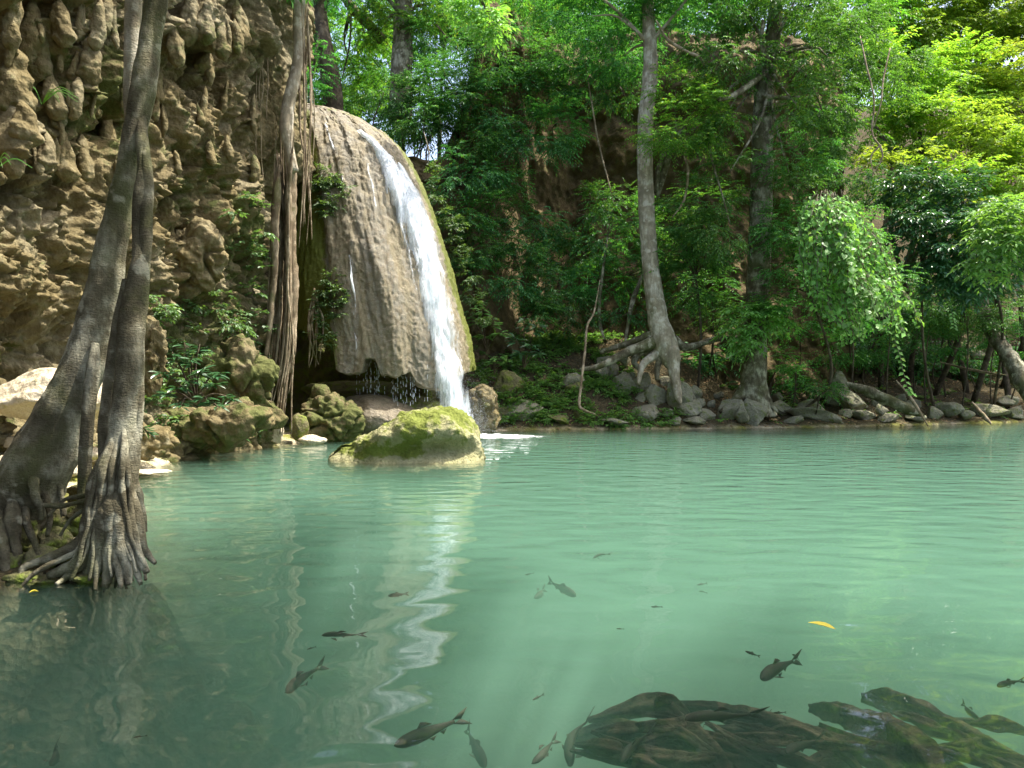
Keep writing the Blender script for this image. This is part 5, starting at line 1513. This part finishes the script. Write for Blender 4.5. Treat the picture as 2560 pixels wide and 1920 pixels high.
for k, pts in enumerate([[(2150, 90, 26.6, 2), (2165, 160, 26.2, 3), (2185, 250, 26, 3.5), (2180, 330, 26, 4), (2200, 365, 26, 5)], [(2200, 362, 26, 4), (2205, 395, 26, 3), (2180, 440, 26, 2)], [(2198, 365, 26, 3), (2178, 390, 26, 2.5), (2182, 425, 26, 2), (2192, 440, 26, 1.5)], [(2225, 120, 26.6, 2), (2208, 200, 26.2, 3), (2202, 260, 26, 3), (2183, 320, 26, 3)]]):
    p = np.array(stem_px(pts)); p[:, 3] *= np.linspace(0.8, 0.45, len(p)); V, F = tube(p[:, :3], p[:, 3], 7, 24, 0.25, 6, k); obj('twig', V, F, M['root'], parent=hv)


# ------------------------------------------------------------------ things in and on the water
def under(px, py, depth):
    """point at the given depth under the surface, seen at pixel (px, py)"""
    Y = (CAM_H + depth) * F_PX / (py - 960.0)
    return np.array([(px - 1280) / F_PX * Y, Y, -depth])


def plane_pt(px, py, z=0.0):
    Y = (CAM_H - z) * F_PX / (py - 960.0)
    return np.array([(px - 1280) / F_PX * Y, Y, z])


M['fish'] = plain('fish_skin', (0.065, 0.068, 0.045), 0.6, 0.15)


def fish_mesh(bd=0.03, ph=0.0, fat=1.0):
    n, sg = 26, 12
    t = np.linspace(0, 1, n)
    h = np.interp(t, [0, 0.05, 0.15, 0.35, 0.55, 0.75, 0.9, 1.0], [0.012, 0.05, 0.085, 0.105, 0.09, 0.055, 0.032, 0.03])
    w = h * np.interp(t, [0, 0.2, 0.6, 1.0], [0.85, 0.72, 0.55, 0.25])
    ang = np.linspace(0, 2 * math.pi, sg, endpoint=False)
    bend = bd * np.sin(t * 4.2 + ph)
    h = h * fat
    V = np.stack([np.repeat((-0.42 + 0.78 * t)[:, None], sg, 1), bend[:, None] + w[:, None] * np.cos(ang), h[:, None] * np.sin(ang)], -1).reshape(-1, 3)
    F = []
    for i in range(n - 1):
        for k in range(sg):
            a, b_ = i * sg + k, i * sg + (k + 1) % sg
            F += [(a, b_, b_ + sg), (a, b_ + sg, a + sg)]
    c0 = len(V); V = np.vstack([V, [(-0.43, 0, 0)]])
    for k in range(sg): F.append(((k + 1) % sg, k, c0))
    by = bend[-1]
    def fin(pts):
        nonlocal V, F
        s = len(V); pts = np.array(pts, float); th = np.array([0, 0.004, 0])
        V = np.vstack([V, pts - th, pts + th]); m = len(pts)
        for i in range(1, m - 1):
            F.append((s, s + i, s + i + 1)); F.append((s + m, s + m + i + 1, s + m + i))
        for i in range(m):
            j = (i + 1) % m; F.append((s + i, s + m + i, s + j)); F.append((s + j, s + m + i, s + m + j))
    fin([(0.34, by, 0.03), (0.44, by - 0.01, 0.085), (0.56, by - 0.03, 0.13), (0.50, by - 0.015, 0.05), (0.45, by, 0.0)])
    fin([(0.45, by, 0.0), (0.50, by - 0.015, -0.05), (0.56, by - 0.03, -0.13), (0.44, by - 0.01, -0.085), (0.34, by, -0.03)])
    fin([(-0.10, 0.01, 0.10), (-0.04, 0.012, 0.165), (0.03, 0.015, 0.14), (0.10, 0.015, 0.085)])
    fin([(0.16, 0.01, -0.06), (0.20, 0.01, -0.11), (0.26, 0.01, -0.05)])
    fin([(0.0, 0.0, -0.09), (0.05, 0.0, -0.14), (0.10, 0.0, -0.085)])
    for s in (-1, 1):
        k = len(V); V = np.vstack([V, [(-0.24, s * 0.06, -0.03), (-0.10, s * 0.15, -0.06), (-0.13, s * 0.06, -0.05), (-0.15, s * 0.12, -0.065)]])
        F += [(k, k + 1, k + 2), (k, k + 3, k + 1)]
    return V, np.array(F)


fish_mes = [mesh_data('fish', *fish_mesh(*a), M['fish']) for a in ((0.03, 0.0, 1.0), (-0.05, 0.4, 0.85), (0.065, -0.6, 0.92), (-0.02, 0.9, 1.1), (0.05, 0.8, 0.78))]
# head pixel, tail pixel, depth, label
FISH = [((1893, 1705), (1992, 1642), 0.18, 'stout grey fish swimming below the floating yellow leaf'), ((1445, 1487), (1372, 1458), 0.20, 'grey fish heading right beside a smaller fish'), ((1332, 1500), (1366, 1468), 0.22, 'small fish nose to tail with a larger grey fish'), ((795, 1593), (912, 1580), 0.12, 'slim dark fish near the reflection of the hanging roots'),
        ((702, 1736), (805, 1664), 0.2, 'brownish fish slanting below the slim dark fish'), ((970, 1868), (1158, 1797), 0.2, 'large dark fish under the white reflection of the falls'), ((1215, 1915), (1168, 1830), 0.4, 'blurred deep fish beside the large dark fish'), ((1322, 1912), (1396, 1848), 0.15, 'fish left of the sunken driftwood'),
        ((1700, 1808), (1898, 1772), 0.10, 'long fish crossing above the sunken driftwood'), ((1410, 1915), (1468, 1795), 0.22, 'broad fish at the left end of the driftwood'), ((1545, 1905), (1625, 1830), 0.2, 'fish between the driftwood limbs'), ((1740, 1925), (1755, 1830), 0.2, 'pale fish nosing down into the driftwood'),
        ((1840, 1915), (1930, 1805), 0.18, 'olive fish over the middle of the driftwood'), ((1965, 1900), (2045, 1830), 0.18, 'grey fish over the large driftwood trunk'), ((2450, 1800), (2402, 1758), 0.2, 'small fish above the right driftwood'), ((2487, 1716), (2556, 1700), 0.15, 'slim fish over the sunlit shallows'), ((965, 1492), (1020, 1482), 0.15, 'small fish beside the falls reflection'),
        ((120, 1925), (150, 1850), 0.2, 'fish under the left bank shadow')]
TINY = [((1330, 1750), (1358, 1737)), ((1478, 1392), (1525, 1386)), ((1860, 1628), (1900, 1640)), ((1625, 1515), (1656, 1519)), ((1740, 1462), (1768, 1459)), ((765, 1623), (790, 1618)), ((1745, 1478), (1768, 1481)), ((1930, 1780), (1965, 1783)), ((1540, 1571), (1560, 1573)), ((1310, 1436), (1335, 1434)), ((330, 1845), (368, 1838)), ((1980, 1635), (2000, 1650))]
for k, (hd, tl, dp, lab) in enumerate(FISH + [(a, b_, 0.12, None) for a, b_ in TINY]):
    dp = dp * (1.2 + 1.0 * ((k * 7) % 5) / 4)
    H, T = under(*hd, dp), under(*tl, dp)
    L = np.linalg.norm(T - H); c = (H + T) / 2
    if lab is not None: L = min(L, 0.55)
    o = bpy.data.objects.new('fish', fish_mes[(k * 3) % 5])
    o.location = tuple(c); o.scale = (L, L * 0.8, L * 0.72) if lab else (L, L * 0.75, L * 0.7)
    o.rotation_euler = (rng.uniform(-0.7, 0.7), rng.uniform(-0.12, 0.12), math.atan2(T[1] - H[1], T[0] - H[0]))
    col.objects.link(o)
    tag(o, lab or 'tiny dark fish fry just under the surface', 'fish', None if lab else 'tiny fish fry')

# sunken driftwood
dw = thing('sunken_driftwood', under(1900, 1860, 0.6), 'tangle of sunken brown driftwood under the right foreground water', 'driftwood')
DW = [([(1470, 1800, 0.55), (1640, 1765, 0.45), (1720, 1830, 0.4), (1800, 1900, 0.4), (1830, 1990, 0.4)], [0.05, 0.10, 0.09, 0.08, 0.06]),
      ([(1600, 1760, 0.5), (1760, 1775, 0.45), (1900, 1800, 0.42), (2050, 1850, 0.42), (2200, 1900, 0.45), (2300, 1990, 0.45)], [0.06, 0.07, 0.07, 0.08, 0.09, 0.08]),
      ([(2030, 1770, 0.6), (2120, 1790, 0.45), (2230, 1830, 0.35), (2300, 1880, 0.33), (2360, 1960, 0.33)], [0.10, 0.11, 0.12, 0.12, 0.10]),
      ([(2160, 1745, 0.6), (2230, 1755, 0.55), (2320, 1790, 0.5), (2440, 1850, 0.5), (2560, 1900, 0.5)], [0.12, 0.12, 0.10, 0.08, 0.06]),
      ([(2250, 1820, 0.5), (2380, 1840, 0.45), (2480, 1890, 0.45), (2600, 1910, 0.45)], [0.05, 0.06, 0.06, 0.05]),
      ([(1500, 1880, 0.6), (1620, 1860, 0.5), (1760, 1880, 0.5), (1880, 1900, 0.5), (1960, 1960, 0.5)], [0.06, 0.06, 0.07, 0.06, 0.05]),
      ([(1420, 1850, 0.7), (1520, 1820, 0.6), (1620, 1840, 0.55), (1700, 1900, 0.5)], [0.09, 0.08, 0.06, 0.05]),
      ([(2000, 1920, 0.5), (2120, 1880, 0.45), (2260, 1900, 0.45), (2420, 1960, 0.5)], [0.06, 0.07, 0.06, 0.05]),
      ([(2380, 1800, 0.6), (2480, 1810, 0.6), (2600, 1840, 0.6)], [0.05, 0.05, 0.04]),
      ([(1640, 1770, 0.4), (1655, 1745, 0.30), (1690, 1760, 0.40), (1740, 1810, 0.5)], [0.03, 0.05, 0.05, 0.04])]
DW += [([(1480 + 95 * j + 30 * math.sin(j * 2.1), 1830 + 26 * math.sin(j * 1.7), 0.42), (1600 + 95 * j, 1850 + 30 * math.cos(j * 2.3), 0.36), (1720 + 95 * j, 1895 + 20 * math.sin(j), 0.42), (1800 + 95 * j, 1960, 0.5)], [0.05, 0.06, 0.055, 0.05]) for j in range(9)]
rd_ = np.random.default_rng(12)
for j in range(26):
    x0, y0 = rd_.uniform(1480, 2560), rd_.uniform(1800, 1915); an = rd_.uniform(-0.5, 0.9); ln = rd_.uniform(120, 330)
    DW.append(([(x0 - ln * 0.5, y0 - ln * 0.18 * an, 0.5), (x0, y0 + rd_.uniform(-12, 12), rd_.uniform(0.32, 0.5)), (x0 + ln * 0.5, y0 + ln * 0.30 * an, 0.55)], [0.05, rd_.uniform(0.05, 0.10), 0.04]))
for k, (pts, rd) in enumerate(DW):
    p = np.array([under(a[0], a[1], a[2] * 0.80) for a in pts]); rd = np.array(rd) * (0.55 if k < 10 else 0.40); rd[0] *= 0.5; rd[-1] *= 0.6; V, F = tube(p, rd, 20, 70, 0.30, 5, 70 + k, 0.30, 4); obj('limb', V, F, M['wood'], parent=dw)

M['yellow'] = plain('yellow_leaf', (0.85, 0.68, 0.05), 0.5)


def floating_leaf(pa, pb, wid, label):
    a, b_ = plane_pt(*pa, 0.006), plane_pt(*pb, 0.006)
    d = b_ - a; L = np.linalg.norm(d); d /= L; s = np.array([-d[1], d[0], 0])
    t = np.linspace(0, 1, 12); w = wid * np.sin(np.pi * t ** 0.8) ** 0.8
    rowsv = []
    for k, e in enumerate((-1, -0.5, 0, 0.5, 1)):
        rowsv.append(a + d * (L * t)[:, None] + s * (w * e)[:, None] + np.array([0, 0, 1.0]) * (0.004 + 0.015 * abs(e) * np.sin(np.pi * t))[:, None])
    V = np.vstack(rowsv); F = grid_faces(5, 12)
    o = obj('floating_leaf', V, F, M['yellow'], base=a); tag(o, label, 'leaf')


floating_leaf((2020, 1557), (2090, 1575), 0.035, 'bright yellow leaf floating on the open right water')
floating_leaf((72, 1483), (97, 1480), 0.010, 'small yellow leaf floating beside the fig roots')


# foam where the falls meet the pool
def foam_material():
    b = NB('foam')
    n = b.noise(7, 5, 0.7, b.coord(scale=(0.6, 2.0, 1)))
    a = b.ramp(b.math('ADD', n, b.attr('dens')), [(0.50, 0.0), (0.66, 1.0)])
    tr = b.n('ShaderNodeBsdfTransparent')
    return b.done(b.mixs(a, tr.outputs[0], b.bsdf((0.85, 0.88, 0.88), 0.6, 0.3, b.bump(n, 0.8, 0.05))))


fx = np.linspace(-2.6, 1.4, 120); fy = np.linspace(21.0, 25.2, 70)
X, Y = [a.ravel() for a in np.meshgrid(fx, fy, indexing='ij')]
e = ((X + 1.0) / 2.1) ** 2 + ((Y - (lastY + 0.1)) / 1.1) ** 2
dn = 0.32 - 0.42 * e
Zf = 0.012 + 0.06 * np.clip(1 - e, 0, 1) * (0.6 + fbm(np.column_stack([X * 3, Y * 3, X * 0]), 3, 7))
o = obj('foam', np.column_stack([X, Y, Zf]), grid_faces(120, 70), foam_material(), attrs={'dens': dn})
tag(o, 'white foam where the falls hit the pool behind the boulder', 'foam', kind='stuff')
